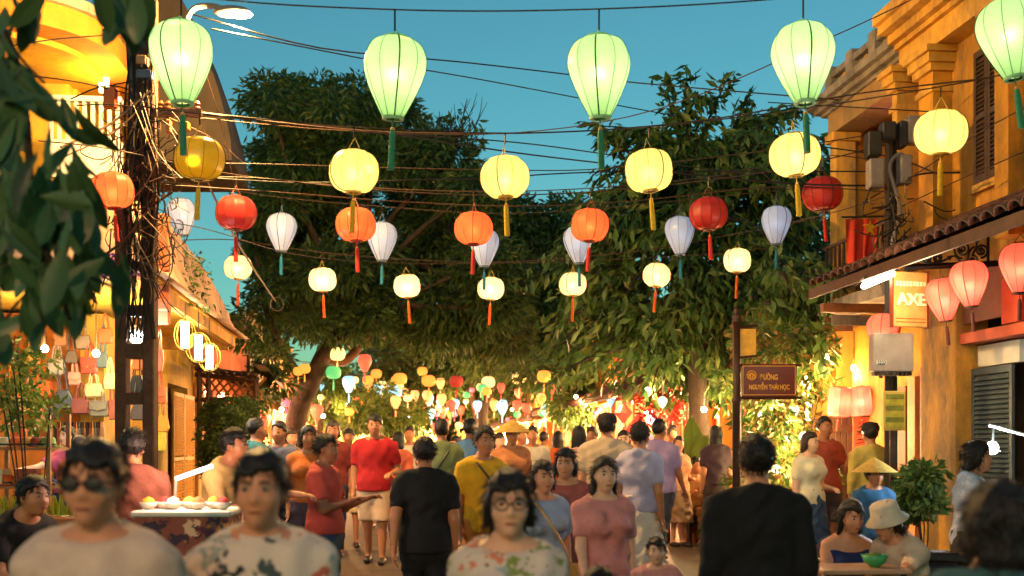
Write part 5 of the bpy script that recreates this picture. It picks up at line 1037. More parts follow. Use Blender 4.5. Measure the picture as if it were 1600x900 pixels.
# street cart with goods
ca = thing('vendor_cart', 'vendor cart with white-edged top and patterned cloth side', 'cart', Vector((at(290, 700, 7.9).x, 7.9, gz(7.9))), R(4)); zt0 = pz(795, 7.9) - gz(7.9)
box('cart_top', WHT, ca, -.3, .36, -.3, .3, zt0 - .04, zt0, .01); box('cloth_side', printed('cart_cloth', '#8a4a3a', ['#c9803a', '#5a2a3a', '#d8b08a', '#3a2a3a'], 7), ca, -.28, .34, -.28, .28, zt0 - .42, zt0 - .041)
for x in (-.24, .3):
    for y in (-.24, .24): MB().tube([(x, y, 0), (x, y, zt0 - .42)], .02, 6).build('leg', BLACK, ca)
for i, x in enumerate((-.2, .26)):
    wv_ = MB().tube([(x + .0, -.3 + .16*math.cos(a*math.pi/10)*0, .17)] * 1 + [(x, -.32, .17)], .16, 16).build('wheel', BLACK, ca)
PLC = [('#d9a12c', 'yellow'), ('#b8322a', 'red'), ('#e0d8c8', 'white'), ('#7a9a3a', 'green'), ('#c86a2a', 'orange'), ('#d9a12c', 'yellow'), ('#b8322a', 'red')]
for i, (c, n_) in enumerate(PLC):
    p = ca.location + Vector((-.22 + i*.085, -.12 + .09*(i % 2), zt0 + .001)); t = thing('snack_bowl', '%s heaped bowl on the vendor cart' % n_, 'bowl', p, 0, '%s bowls on the cart' % n_)
    MB().lathe([(.02, 0), (.05, .02), (.06, .05), (.055, .05), (.045, .025)], 16).build('bowl', WHT, t, smooth=True); MB().lathe([(.05, .04), (.035, .075), (.001, .09)], 14).build('food', mat('food' + c, c, .6, .3, 30, .5), t, smooth=True)
lt = thing('light_stick', 'glowing white tube lamp leaning over the vendor cart', 'lamp', at(302, 738, 8.0)); a_, b_ = at(275, 748, 8.0) - lt.location, at(332, 728, 8.0) - lt.location
MB().tube([a_, b_], .014, 8).build('tube', emat('stick_glow', (.95, .95, 1), 5), lt); MB().tube([a_, Vector((a_.x - .01, 0, -(lt.location.z - ca.location.z) + zt0))], .01, 6).build('stand', GB, lt)
plight('stick_lamp', (0, -.25, .15), 20, (1, .6, .45), .12, lt)
# timber trellis and tarpaulin past the shutters
tr_ = thing('timber_trellis', 'rough timber trellis roof above the dark hedge', 'trellis', at(350, 600, 20))
q = lambda x, y, d=20: at(x, y, d) - tr_.location
for a in (((312, 572), (312, 720)), ((326, 578), (326, 700)), ((400, 592), (400, 720))): MB().tube([q(*a[0]), q(*a[1])], .05, 5).build('post', WOOD, tr_)
for a in (((305, 575), (405, 588)), ((305, 585), (405, 596)), ((305, 625), (400, 622))): MB().tube([q(*a[0]), q(*a[1])], .045, 5).build('beam', WOOD, tr_)
for i in range(7): x = 312 + i*13; MB().tube([q(x, 618), q(x + 26, 590)], .02, 4).build('lattice', WOOD2, tr_); MB().tube([q(x, 590), q(x + 20, 618)], .02, 4).build('lattice', WOOD2, tr_)
for i in range(9): x = 305 + i*12; MB().tube([q(x, 574 + i*1.4, 19.5), q(x + 4, 582 + i*1.2, 21.5)], .03, 4).build('rafter', WOOD, tr_)
tp = thing('tarpaulin', 'white tarpaulin awning slung beside the timber trellis', 'awning', at(415, 580, 22)); q = lambda x, y, d=22: at(x, y, d) - tp.location
g = []
for i in range(11):
    u = i/10
    for j in range(5): v = j/4; g.append(q(388 + 52*u + 8*v, 555 + 40*u + 12*v + 5*math.sin(u*9), 21 + 2.2*v))
tm = MB(); N = len(g); fs = [(i*5+j, i*5+j+1, (i+1)*5+j+1, (i+1)*5+j) for i in range(10) for j in range(4)]; tm.add(g + [p + Vector((0, 0, -.02)) for p in g], fs + [tuple(N + a for a in f[::-1]) for f in fs]); tm.build('sheet', WHT, tp, smooth=True)
MB().tube([q(388, 555), q(388, 700)], .03, 6).build('pole', WOOD, tp)
# dark door and red banner on the low orange shophouse
dr = thing('plank_door', 'dark brown plank door leaf beside the pink lanterns', 'door', at(1313, 710, 15.2)); kd = 15.2 / FP
for i in range(4): box('plank', WOOD, dr, (-18 + i*9)*kd + .002, (-9 + i*9)*kd - .002, -.03, .03, -(dr.location.z - .3), 62*kd, .004)
for z in (-.35, .3): box('cross_rail', WOOD, dr, -18*kd, 18*kd, -.045, -.031, z, z + .09)
bn = thing('red_banner', 'tall red hanging banner with dark characters by the wooden door', 'banner', at(1345, 692, 15.0)); kd = 15 / FP
box('cloth', mat('banner_red', '#c8452a', .8, .15, 5, .1), bn, -12*kd, 12*kd, -.01, .01, -40*kd, 40*kd); MB().tube([(-14*kd, 0, 41*kd), (14*kd, 0, 41*kd)], .012, 6).build('rod', WOOD, bn)
for i in range(5):
    z = (28 - i*13)*kd; gl = MB()
    for j in range(4): a = random.uniform(-.5, .5); cx, cz = random.uniform(-4, 4)*kd, z + random.uniform(-4, 4)*kd; gl.tube([(cx - 4*kd*math.cos(a), -.013, cz - 3*kd*math.sin(a)), (cx + 4*kd*math.cos(a), -.013, cz + 3*kd*math.sin(a))], .006, 4)
    gl.build('character', BLACK, bn)
# white work lamp on a slanted bar at the doors
wk = thing('work_lamp', 'glaring white lamp clipped to a slanted white bar before the slate doors', 'lamp', at(1550, 700, 9.6)); q = lambda x, y: at(x, y, 9.6) - wk.location
MB().ball((0, 0, 0), (.055, .035, .055), 14, 8).build('bulb', emat('work_glow', (.85, .95, 1), 45), wk); MB().lathe([(.03, .02), (.08, -.03), (.075, -.03), (.03, .03)], 16, (0, .03, 0)).build('reflector', GB, wk)
MB().tube([q(1545, 664), q(1640, 690)], .014, 6).build('bar', WHT, wk); MB().tube([q(1551, 698), q(1552, 668)], .01, 6).build('clip', BLACK, wk)
wkb = bpy.data.objects['work_lamp']; plight('work_bulb', (0, -.08, .0), 38, (.75, .92, 1), .06, wk)
MB().tube([q(1640, 690), at(1640, 700, 9.6).lerp(Vector((at(1640, 700, 9.6).x, 9.6, .2)), 1) - wk.location], .02, 6).build('stand', GB, wk)
# small tables, stools, chair on the right
def stool(px, d, h, c, label, grp=None):
    t = thing('stool', label, 'stool', Vector((at(px, 700, d).x, d, gz(d))), random.uniform(0, 1), grp); m_ = mat('plastic' + c, c, .35, .08, 6, .05)
    MB().lathe([(.001, h), (.15, h), (.155, h - .02), (.14, h - .035)], 20).build('seat', m_, t)
    for i in range(4): a = i*math.pi/2 + .78; MB().tube([(.11*math.cos(a), .11*math.sin(a), h - .02), (.15*math.cos(a), .15*math.sin(a), 0)], .018, 6).build('leg', m_, t)
    return t
def low_table(px, d, h, w_, label, c='#9a5a3a'):
    t = thing('low_table', label, 'table', Vector((at(px, 700, d).x, d, gz(d))), R(5)); m_ = mat('tabletop' + c, c, .4, .15, 6, .1)
    box('table_top', m_, t, -w_, w_, -w_*.8, w_*.8, h - .03, h, .008)
    for x in (-1, 1):
        for y in (-1, 1): box('leg', BLACK, t, x*w_*.85 - .015, x*w_*.85 + .015, y*w_*.65 - .015, y*w_*.65 + .015, 0, h - .031)
    return t
lt1 = low_table(1335, 7.6, .82, .3, 'small folding table with a green bowl between the seated people', '#b58a6a'); lt2 = low_table(1402, 9.4, .6, .35, 'dark low table behind the seated people')
bw = thing('green_bowl', 'green plastic bowl on the small folding table', 'bowl', lt1.location + Vector((.13, -.02, .822)))
MB().lathe([(.03, 0), (.07, .03), (.09, .08), (.084, .08), (.06, .03)], 18).build('bowl', mat('green_plastic', '#3f9a5a', .35, .1, 6, .05), bw, smooth=True); MB().lathe([(.075, .06), (.04, .09), (.001, .095)], 14).build('food', mat('greens', '#5a7a2a', .7, .3, 30, .5), bw)
stool(1475, 8.2, .42, '#a5241c', 'red plastic stool beside the person in jeans'); stool(1388, 7.3, .34, '#b02a20', 'low red plastic stool under the green bowl table')
wc = thing('wicker_chair', 'dark wooden armchair under the seated person by the pot plants', 'chair', Vector((at(1078, 700, 16.2).x, 16.2, gz(16.2))), R(35))
box('seat', WOOD, wc, -.25, .25, -.25, .25, .42, .47, .008); box('backrest', WOOD, wc, -.25, .25, .2, .25, .55, .95, .01)
for x in (-.22, .22):
    for y in (-.22, .22): box('leg', WOOD, wc, x - .025, x + .025, y - .025, y + .025, 0, .419)
    MB().tube(smooth_path([(x*1.1, .22, .7), (x*1.15, 0, .72), (x*1.1, -.22, .68), (x*1.05, -.23, .45)], 4), .02, 6).build('arm_rest', WOOD, wc)
    box('back_post', WOOD, wc, x - .02, x + .02, .2, .24, .471, .549)
# motorbike on the right
mbk = thing('motorbike', 'dark scooter ridden past the slate doors, front wheel to the right', 'motorbike', Vector((at(1530, 700, 8.5).x, 8.5, gz(8.5))), R(-8)); DK = mat('scooter_paint', '#2a2f38', .3, .1, 5, 0, coat=.5)
for x in (-.6, .62):
    wv_ = MB().tube([(x + .25*math.cos(a*math.pi/12), 0, .3 + .25*math.sin(a*math.pi/12)) for a in range(25)], .055, 8).build('wheel', mat('tyre', '#111111', .8, .1, 9, .2), mbk, smooth=True); MB().tube([(x, -.03, .3), (x, .03, .3)], .19, 16).build('rim', GB, wv_)
MB().prism([(-.75, .55), (-.6, .72), (-.1, .7), (.05, .45), (.3, .42), (.42, .95), (.52, .95), (.5, .5), (.35, .3), (-.3, .28), (-.6, .42)], (0, -.13, 0), (1, 0, 0), (0, 0, 1), (0, .26, 0)).build('body', DK, mbk, bevel=.03)
MB().prism([(-.72, .73), (-.6, .8), (-.1, .79), (.0, .71)], (0, -.14, 0), (1, 0, 0), (0, 0, 1), (0, .28, 0)).build('seat', mat('seat_vinyl', '#1a1614', .5, .1, 8, .1), mbk, bevel=.02)
MB().tube([(.62, 0, .3), (.48, 0, .95), (.45, 0, 1.05)], .03, 8).build('fork', GB, mbk); MB().tube(smooth_path([(.36, -.34, 1.04), (.45, -.15, 1.06), (.46, .15, 1.06), (.36, .34, 1.04)], 4), .016, 6).build('handlebar', BLACK, mbk)
for s_ in (-1, 1):
    mr = MB().tube([(.42, s_*.26, 1.05), (.44, s_*.33, 1.22)], .008, 5).build('mirror_stem', BLACK, mbk); MB().ball((.44, s_*.33, 1.25), (.02, .06, .04), 10, 6).build('mirror', GB, mr)
MB().ball((.52, 0, .93), (.05, .08, .06), 12, 8).build('headlight', mat('lens_glass', '#cfd4d8', .15, .05, 5, 0), mbk)
# ================================================================ people: smooth-union bodies meshed by surface nets
def surface_nets(F, o, h):
    """F: scalar grid, o: origin, h: cell size -> vertices, quads"""
    s = F < 0; nx, ny, nz = F.shape
    c = [s[i:nx-1+i, j:ny-1+j, k:nz-1+k] for i in (0, 1) for j in (0, 1) for k in (0, 1)]
    cnt = sum(a.astype(np.int8) for a in c); act = (cnt > 0) & (cnt < 8)
    idx = np.full(act.shape, -1, np.int64); ijk = np.argwhere(act); idx[act] = np.arange(len(ijk))
    acc = np.zeros((len(ijk), 3)); num = np.zeros(len(ijk))
    cor = [(i, j, k) for i in (0, 1) for j in (0, 1) for k in (0, 1)]
    vals = [F[ijk[:, 0] + a, ijk[:, 1] + b, ijk[:, 2] + d] for a, b, d in cor]
    for a in range(8):
        for b in range(a + 1, 8):
            df = np.abs(np.array(cor[a]) - np.array(cor[b]))
            if df.sum() != 1: continue
            va, vb = vals[a], vals[b]; m = (va < 0) != (vb < 0); t = np.where(m, va / np.where(m, va - vb, 1), 0)
            p = np.array(cor[a]) + t[:, None] * (np.array(cor[b]) - np.array(cor[a])); acc += p * m[:, None]; num += m
    V = (ijk + acc / np.maximum(num, 1)[:, None]) * h + o
    Q = []
    for ax in range(3):
        u, v = (ax + 1) % 3, (ax + 2) % 3
        sl0 = [slice(1, n - 1) for n in F.shape]; sl1 = list(sl0); sl0[ax] = slice(0, F.shape[ax] - 1); sl1[ax] = slice(1, F.shape[ax])
        a, b = s[tuple(sl0)], s[tuple(sl1)]; e = np.argwhere(a != b)
        if not len(e): continue
        flip = a[tuple(e.T)]; g = e.copy(); g[:, u] += 1; g[:, v] += 1
        def ci(du, dv):
            q = g.copy(); q[:, u] -= du; q[:, v] -= dv; return idx[tuple(q.T)]
        quad = np.stack([ci(1, 1), ci(0, 1), ci(0, 0), ci(1, 0)], 1); quad[~flip] = quad[~flip][:, ::-1]; Q.append(quad)
    return V, (np.concatenate(Q) if Q else np.zeros((0, 4), int))
def np_mesh(name, V, Q, m, smooth=True):
    me = bpy.data.meshes.new(name); me.vertices.add(len(V)); me.vertices.foreach_set('co', np.asarray(V, np.float32).ravel())
    me.loops.add(len(Q) * 4); me.loops.foreach_set('vertex_index', np.asarray(Q, np.int32).ravel())
    me.polygons.add(len(Q)); me.polygons.foreach_set('loop_start', np.arange(0, len(Q) * 4, 4, dtype=np.int32)); me.polygons.foreach_set('loop_total', np.full(len(Q), 4, np.int32))
    me.polygons.foreach_set('use_smooth', np.ones(len(Q), bool)); me.update(calc_edges=True); me.materials.append(m); return me
def smin(a, b, k):
    h = np.clip(.5 + .5 * (b - a) / k, 0, 1); return b + (a - b) * h - k * h * (1 - h)
def rcone(P, a, b, ra, rb, sy=1.0):
    a = np.array(a, P.dtype); b = np.array(b, P.dtype); S = np.array([1, 1/sy, 1], P.dtype); ba = (b - a) * S; pa = (P - a) * S
    t = np.clip((pa @ ba) / max(ba @ ba, 1e-9), 0, 1); v = pa - t[:, None] * ba; return (np.sqrt(np.einsum('ij,ij->i', v, v)) - (ra + t * (rb - ra))) * min(1, sy * 1.15)
def ell(P, c, r):
    q = (P - np.array(c, P.dtype)) / np.array(r, P.dtype); n = np.sqrt(np.einsum('ij,ij->i', q, q)); return (n - 1) * min(r)
SKINS = {k: mat('skin_' + k, c, .5, .08, 18, .08) for k, c in dict(a='#c48a66', b='#b0744f', c='#8f5a3c', d='#d6a584').items()}
def hairmat(key, c):
    m = mat(key, c, .38, .3, 30, 0); n = m.node_tree; L = n.links; tc = n.nodes.new('ShaderNodeTexCoord'); mp = n.nodes.new('ShaderNodeMapping'); mp.inputs['Scale'].default_value = (220, 220, 22)
    nz = n.nodes.new('ShaderNodeTexNoise'); nz.inputs['Scale'].default_value = 1; b = n.nodes.new('ShaderNodeBump'); b.inputs['Strength'].default_value = .8; b.inputs['Distance'].default_value = .01
    L.new(tc.outputs['Object'], mp.inputs[0]); L.new(mp.outputs[0], nz.inputs['Vector']); L.new(nz.outputs[0], b.inputs['Height']); L.new(b.outputs[0], n.nodes['Principled BSDF'].inputs['Normal']); return m
HAIRS = {k: hairmat('hair_' + k, c) for k, c in dict(k='#120d0a', b='#2c1a10', g='#5a3a20').items()}
EYEW = mat('eye_white', '#9a8a80', .3, .02, 5, 0); EYEB = mat('eye_dark', '#17100c', .25, .02, 5, 0); LIP = mat('lips', '#96463c', .5, .1, 20, 0); BROW = HAIRS['k']
def cloth(c): return mat('garment' + c, c, .85, .12, 9, .25)
def rot_x(v, a, c): v = np.array(v, float) - c; ca, sa = math.cos(a), math.sin(a); return np.array([v[0], v[1]*ca - v[2]*sa, v[1]*sa + v[2]*ca]) + c
ARMS = {'down': ((.14, .06, -1), (.04, -.22, -1)), 'bent': ((.22, .1, -1), (-.25, -1, -.1)), 'fore': ((.12, -.35, -1), (-.1, -1, .35)), 'swing': ((.1, -.35, -1), (.0, -.6, -.9)), 'back': ((.15, .4, -1), (.05, .1, -1)), 'lap': ((.2, -.4, -1), (-.45, -.8, -.25)), 'reach': ((.3, -.9, -.5), (0, -1, -.05)), 'out': ((.8, -.1, -.7), (.9, -.35, -.1)), 'phone': ((.15, -.3, -1), (-.3, -.8, .75))}
def person(label, px, d, height, rz, top, bottom='trousers', bcol='#2b3550', hair='short', hcol='k', skin='a', arms=('down', 'down'), walk=0, sit=False, lean=0, yaw=0, sleeve='short', woman=False, glasses=False, hat=None, shoes='#2a2220', res=None, hem=None, face=True, build=1.0, zoff=0, tilt=0, printm=None, collar=False, bag=None):
    h = height / 1.72; z0 = gz(d); t = thing('person', label, 'person', Vector((at(px, 700, d).x, d, z0 + zoff)), R(rz)); t.scale = (h, h, h)
    b = build; sw = (.165 if woman else .185) * (.5 + .5*b); hipz = .47 if sit else .90
    dz = hipz - .90; U = np.array([0, 0, dz])
    J = {'pel': np.array([0, .0, .95]) + U, 'wai': np.array([0, .005, 1.08]) + U, 'che': np.array([0, .01, 1.27]) + U, 'neck': np.array([0, .02, 1.43]) + U, 'nk2': np.array([0, .0, 1.53]) + U, 'head': np.array([0, -.015, 1.595]) + U}
    for s_, n in ((1, 'L'), (-1, 'R')): J['sh' + n] = np.array([s_*sw, .015, 1.352]) + U
    piv = J['pel'].copy()
    for k in ('wai', 'che', 'neck', 'nk2', 'head', 'shL', 'shR'): J[k] = rot_x(J[k], R(-lean) * -1 if False else R(lean), piv)
    for i, (s_, n) in enumerate(((1, 'L'), (-1, 'R'))):
        ua, fa = ARMS[arms[i]] if isinstance(arms[i], str) else arms[i]
        u = np.array([ua[0]*s_, ua[1], ua[2]], float); u /= np.linalg.norm(u); f = np.array([fa[0]*s_, fa[1], fa[2]], float); f /= np.linalg.norm(f)
        J['el' + n] = J['sh' + n] + u*.29; J['wr' + n] = J['el' + n] + f*.245; J['fd' + n] = f
        hp = np.array([s_*.092, 0, hipz + .0])
        if sit: kn = hp + np.array([s_*.06, -.42, .02]); an = np.array([kn[0], kn[1] + .02, .08])
        else:
            a = R(walk) * s_; kn = hp + np.array([0, -math.sin(a)*.42 - .015, -math.cos(a)*.42]); a2 = a - (R(abs(walk))*.9 if a < 0 else 0); an = kn + np.array([0, -math.sin(a2)*.40 + .02, -math.cos(a2)*.40]); 
        J['hp' + n], J['kn' + n], J['an' + n] = hp, kn, an
    low = min(J['anL'][2], J['anR'][2]) - .08
    pts = np.array([v for k, v in J.items() if not k.startswith('fd')])
    H = J['head']; yw = R(yaw)
    r_ = res or (.0115 if d < 4.5 else .0155 if d < 7 else .019 if d < 14 else .026); lo = pts.min(0) - .26; hi = pts.max(0) + .26; lo[2] = low - .05; hi[2] = H[2] + .22
    if bottom in ('skirt', 'dress'): lo[:2] -= .05; hi[:2] += .05
    n = np.ceil((hi - lo) / r_).astype(int) + 1; gx = [lo[i] + np.arange(n[i]) * r_ for i in range(3)]
    G = np.stack(np.meshgrid(*gx, indexing='ij'), -1).reshape(-1, 3).astype(np.float32)
    wx = .9 if woman else 1.0
    tor = rcone(G, J['pel'], J['wai'], .165*b, .135*b*wx, .72); tor = smin(tor, rcone(G, J['wai'], J['che'], .138*b*wx, .165*b, .68), .05)
    tor = smin(tor, rcone(G, J['che'], J['neck'] + [0, 0, -.05], .162*b, .10, .66), .05); tor = smin(tor, rcone(G, J['shL'] * .82 + J['shR'] * .18, J['shR'] * .82 + J['shL'] * .18, .072, .072, .9), .06)
    for n_ in 'LR': tor = smin(tor, rcone(G, J['neck'] + [0, .01, .0], J['sh' + n_] + [0, 0, .01], .055, .045), .05)
    if woman:
        f_ = rot_x(np.array([0, -.10, 1.25]) + U, R(lean), piv)
        for s_ in (-1, 1): tor = smin(tor, ell(G, f_ + [s_*.075, 0, 0], (.07, .06, .07)), .04)
    aU, aF = {}, {}
    for n_ in 'LR': aU[n_] = rcone(G, J['sh' + n_], J['el' + n_], .058*b, .043*b); aF[n_] = rcone(G, J['el' + n_], J['wr' + n_], .043*b, .028)
    leg = {}; foot = {}
    for n_ in 'LR':
        leg[n_] = smin(rcone(G, J['hp' + n_], J['kn' + n_], .092*b, .06*b), rcone(G, J['kn' + n_], J['an' + n_], .058*b, .038), .02)
        an = J['an' + n_]; foot[n_] = rcone(G, an + [0, .02, -.035], an + [0, -.15, -.05], .042, .035)
    nkd = rcone(G, J['neck'] + [0, 0, -.02], J['nk2'], .058, .052)
    ca, sa = math.cos(yw), math.sin(yw); tl = R(tilt); q = G - H.astype(np.float32); q = np.stack([q[:, 0]*ca + q[:, 1]*sa, -q[:, 0]*sa + q[:, 1]*ca, q[:, 2]], 1)
    q = np.stack([q[:, 0], q[:, 1]*math.cos(tl) + q[:, 2]*math.sin(tl), -q[:, 1]*math.sin(tl) + q[:, 2]*math.cos(tl)], 1)
    hd = ell(q, (0, .01, .03), (.076, .096, .095)); hd = smin(hd, ell(q, (0, -.03, -.045), (.058, .062, .07)), .035); hd = smin(hd, rcone(q, (0, -.088, .005), (0, -.105, -.025), .010, .014), .018)
    for s_ in (-1, 1): hd = smin(hd, ell(q, (s_*.078, .012, -.005), (.012, .024, .032)), .008); hd = smin(hd, ell(q, (s_*.04, -.062, -.025), (.025, .025, .022)), .03)
    hd = smin(hd, ell(q, (0, -.085, -.062), (.024, .014, .010)), .012); hd = smin(hd, ell(q, (0, -.068, -.095), (.026, .026, .022)), .02)
    hd = np.maximum(hd, -np.minimum(ell(q, (.032, -.098, .012), (.017, .016, .012)), ell(q, (-.032, -.098, .012), (.017, .016, .012))))
    body = smin(tor, nkd, .03); body = smin(body, hd, .025)
    for n_ in 'LR':
        body = smin(body, smin(aU[n_], aF[n_], .015), .03); body = smin(body, leg[n_], .03); body = smin(body, foot[n_], .02)
    shp = tuple(n)
    def make(name, F, m, parent=t):
        V, Q = surface_nets(np.pad(F.reshape(shp), 1, constant_values=1.0), lo - r_, r_)
        if not len(Q): return None
        for _ in range(2):                               # a relaxing takes the grid look out
            acc = np.zeros_like(V); num = np.zeros(len(V))
            for a, bq in ((0, 1), (1, 2), (2, 3), (3, 0)):
                np.add.at(acc, Q[:, a], V[Q[:, bq]]); np.add.at(num, Q[:, a], 1); np.add.at(acc, Q[:, bq], V[Q[:, a]]); np.add.at(num, Q[:, bq], 1)
            V = V * .55 + acc / np.maximum(num, 1)[:, None] * .45
        return mobj(name, np_mesh(name, V - np.array([0, 0, low]), Q, m), parent)
    sk = SKINS[skin]
    bo = make('body', body, sk)
    # hands: palm, four fingers and a thumb, closed gently, part of the body mesh
    if d < 15:
        HV, HQ = [], []; off = 0
        for n_, s_ in (('L', 1), ('R', -1)):
            w0 = J['wr' + n_]; f = J['fd' + n_]; side = np.cross(f, [0, 0, 1.0]) if abs(f[2]) < .9 else np.array([0, -1.0, 0]); side /= np.linalg.norm(side); nn = np.cross(side, f)
            if nn[1] > 0 and abs(f[2]) > .9: nn = -nn
            hr = .0065; c0 = w0 + f*.09; l2 = c0 - .12; m2 = np.ceil(.24 / hr).astype(int) + 1; gg = [l2[i] + np.arange(m2) * hr for i in range(3)]; K = np.stack(np.meshgrid(*gg, indexing='ij'), -1).reshape(-1, 3)
            e = smin(rcone(K, w0 - f*.02, w0 + f*.02, .026, .024), rcone(K, w0 + f*.035 - side*.016, w0 + f*.08 - side*.024, .018, .013), .015); e = smin(e, rcone(K, w0 + f*.035 + side*.016, w0 + f*.08 + side*.024, .018, .013), .015)
            inn = -nn
            for fi, (o_, ln_) in enumerate(((-.028, .062), (-.010, .074), (.009, .070), (.027, .055))):
                k0 = w0 + f*.085 + side*o_; k1 = k0 + (f*.9 + inn*.35)*ln_*.5; k2 = k1 + (f*.55 + inn*.8)*ln_*.5; e = smin(e, np.minimum(rcone(K, k0, k1, .0095, .0085), rcone(K, k1, k2, .0085, .0075)), .004)
            k0 = w0 + f*.03 - side*.02; k1 = k0 + (f*.6 - side*.7 + inn*.3)*.035; k2 = k1 + (f*.9 - side*.2 + inn*.4)*.03; e = smin(e, np.minimum(rcone(K, k0, k1, .013, .0105), rcone(K, k1, k2, .0105, .009)), .006)
            V, Q = surface_nets(np.pad(e.reshape(m2, m2, m2), 1, constant_values=1.0), l2 - hr, hr); HV.append(V - np.array([0, 0, low])); HQ.append(Q + off); off += len(V)
        me = bo.data; V0 = np.empty(len(me.vertices)*3); me.vertices.foreach_get('co', V0); V0 = V0.reshape(-1, 3); Q0 = np.empty(len(me.loops), int); me.loops.foreach_get('vertex_index', Q0); Q0 = Q0.reshape(-1, 4)
        bo.data = np_mesh('body', np.concatenate([V0] + HV), np.concatenate([Q0] + [q_ + len(V0) for q_ in HQ]), sk); bpy.data.meshes.remove(me)
    p1, p2 = random.uniform(0, 6), random.uniform(0, 6); wx_ = G[:, 0] + .05*np.sin(G[:, 2]*13 + p1); wz_ = G[:, 2] + .06*np.sin(G[:, 0]*11 + p2)
    wr = .0095 * (np.sin(wx_*38 + wz_*15 + p1) * np.sin(G[:, 1]*24 - wz_*19 + p2) + .8*np.sin(wz_*47 + wx_*25*np.sign(G[:, 0]) + p2) * np.clip(.4 + np.sin(wx_*9 + G[:, 1]*7 + wz_*5 + p1), 0, 1))
    # top
    tm = printm or cloth(top); T = tor - .02 + wr
    if sleeve != 'none':
        for n_ in 'LR':
            u = J['el' + n_] - J['sh' + n_]; L = np.linalg.norm(u); u = u / L; fr_ = {'short': .72, 'long': 9}[sleeve]
            A = aU[n_] - .015 + wr*.7
            if sleeve == 'short': A = np.maximum(A, (G - J['sh' + n_]) @ u - L*fr_)
            else: A = smin(A, np.maximum(aF[n_] - .014 + wr, (G - J['wr' + n_]) @ J['fd' + n_] + .0), .02)
            T = smin(T, A, .02)
    he = (hem if hem is not None else (.90 if bottom != 'dress' else .5)) + dz
    up = rot_x(np.array([0, 0, 1.0]), R(lean), np.zeros(3))
    if not sit and bottom != 'dress': T = smin(T, rcone(G, J['pel'] + [0, 0, -.02], [0, 0, he], .188*b, .196*b, .78), .04)
    if bottom == 'dress': T = smin(T, rcone(G, J['pel'], [0, 0, he], .17*b, .26*b, .85) + wr*1.5, .05)
    if sit: T = np.maximum(T, (piv[2] - .1) - G[:, 2])
    else: T = np.maximum(T, he - G[:, 2])
    nb_ = J['neck']; nn_ = rot_x(np.array([0, -.42, .91]), R(lean), np.zeros(3)); T = np.maximum(T, (G - nb_) @ nn_ - (-.035 if sleeve == 'none' else .026 if woman else .034))
    to = make('shirt' if bottom != 'dress' else 'dress', T, tm)
    # bottoms
    if bottom in ('trousers', 'shorts'):
        B = np.minimum(leg['L'], leg['R']) - .017 + wr
        B = smin(B, rcone(G, J['pel'] + [0, 0, .05], J['pel'] + [0, 0, -.08], .158*b, .16*b, .75) - .012, .05)
        ends = [np.maximum(0, 0)]
        if bottom == 'shorts':
            if sit: B = np.maximum(B, -(G[:, 1] + .36))
            else: B = smin(B, np.minimum(rcone(G, J['hpL'], J['knL'], .105*b, .098*b), rcone(G, J['hpR'], J['knR'], .105*b, .098*b)), .03); B = np.maximum(B, .50 - G[:, 2])
        else: B = np.maximum(B, .10 + low - G[:, 2])
        B = np.maximum(B, G[:, 2] - (J['pel'][2] + (.0 if not sit else .06))); make(bottom, B, cloth(bcol))
    elif bottom == 'skirt':
        B = rcone(G, J['pel'] + [0, 0, .06], [0, 0, .35 + dz], .16*b, .27*b, .85) + wr*1.5; B = np.maximum(np.maximum(B, .38 + dz - G[:, 2]), G[:, 2] - (J['pel'][2] + .1)); make('skirt', B, cloth(bcol))
    S_ = np.minimum(foot['L'], foot['R']) - .008; S_ = np.maximum(S_, (low + .002) - G[:, 2]); make('shoes', S_, leather(shoes))
    # hair
    def bk(z): return z - low
    hr_ = HAIRS[hcol]
    if hair:
        ph = random.uniform(0, 6)
        cap = ell(q, (0, .014, .040), (.089, .110, .110)) + .005*np.sin(q[:, 0]*70 + q[:, 2]*40 + ph)*np.sin(q[:, 1]*60 + ph) + .003*np.sin(q[:, 0]*190 + ph)*np.sin(q[:, 1]*150 + q[:, 2]*90)
        facecut = np.maximum(np.maximum(np.abs(q[:, 0]) - .072 + np.clip(q[:, 2] - .03, 0, .05)*.5, q[:, 1] + .012), q[:, 2] - (.060 + .012*np.sin(q[:, 0]*55 + ph) + .006*np.sin(q[:, 0]*170 + ph)))
        if hair == 'short': cap = np.maximum(cap, -facecut); cap = np.maximum(cap, -.02 - q[:, 2] - np.clip(q[:, 1], -.05, .1)*.55)
        else:
            cap = smin(cap, rcone(q, (0, .05, .0), (0, .075, -.2 if hair == 'long' else -.08), .085, .07 if hair == 'long' else .075, .75), .04)
            for s_ in (-1, 1): cap = smin(cap, rcone(q, (s_*.075, .02, .0), (s_*.085, .02, -.16 if hair == 'long' else -.07), .026, .02), .02)
            cap = np.maximum(cap, -facecut)
            if hair == 'bun': cap = smin(cap, ell(q, (0, .1, .09), (.05, .05, .05)), .02)
        ho = make('hair', cap, hr_)
        if ho and d < 12:                                # loose strands break the outline
            nv_ = len(ho.data.vertices); co = np.empty(nv_*3); ho.data.vertices.foreach_get('co', co); co = co.reshape(-1, 3); no = np.empty(nv_*3); ho.data.vertices.foreach_get('normal', no); no = no.reshape(-1, 3)
            k_ = rng.integers(0, nv_, 900); ax_ = no[k_]*.55 + np.array([0, .25, -.75]) + rng.normal(size=(900, 3))*.3; ln_ = rng.uniform(.02, .05 if hair == 'short' else .075, 900)
            st_ = mobj('hair_strands', leaf_mesh('hair_strands', co[k_] - no[k_]*.004, ax_, ln_, np.full(900, .0045), hr_), t); st_['kind'] = 'stuff'
    # face details, glasses and hats in the head's own frame
    Mh = Matrix.Translation(Vector(H - np.array([0, 0, low]))) @ Matrix.Rotation(yw, 4, 'Z') @ Matrix.Rotation(tl, 4, 'X')
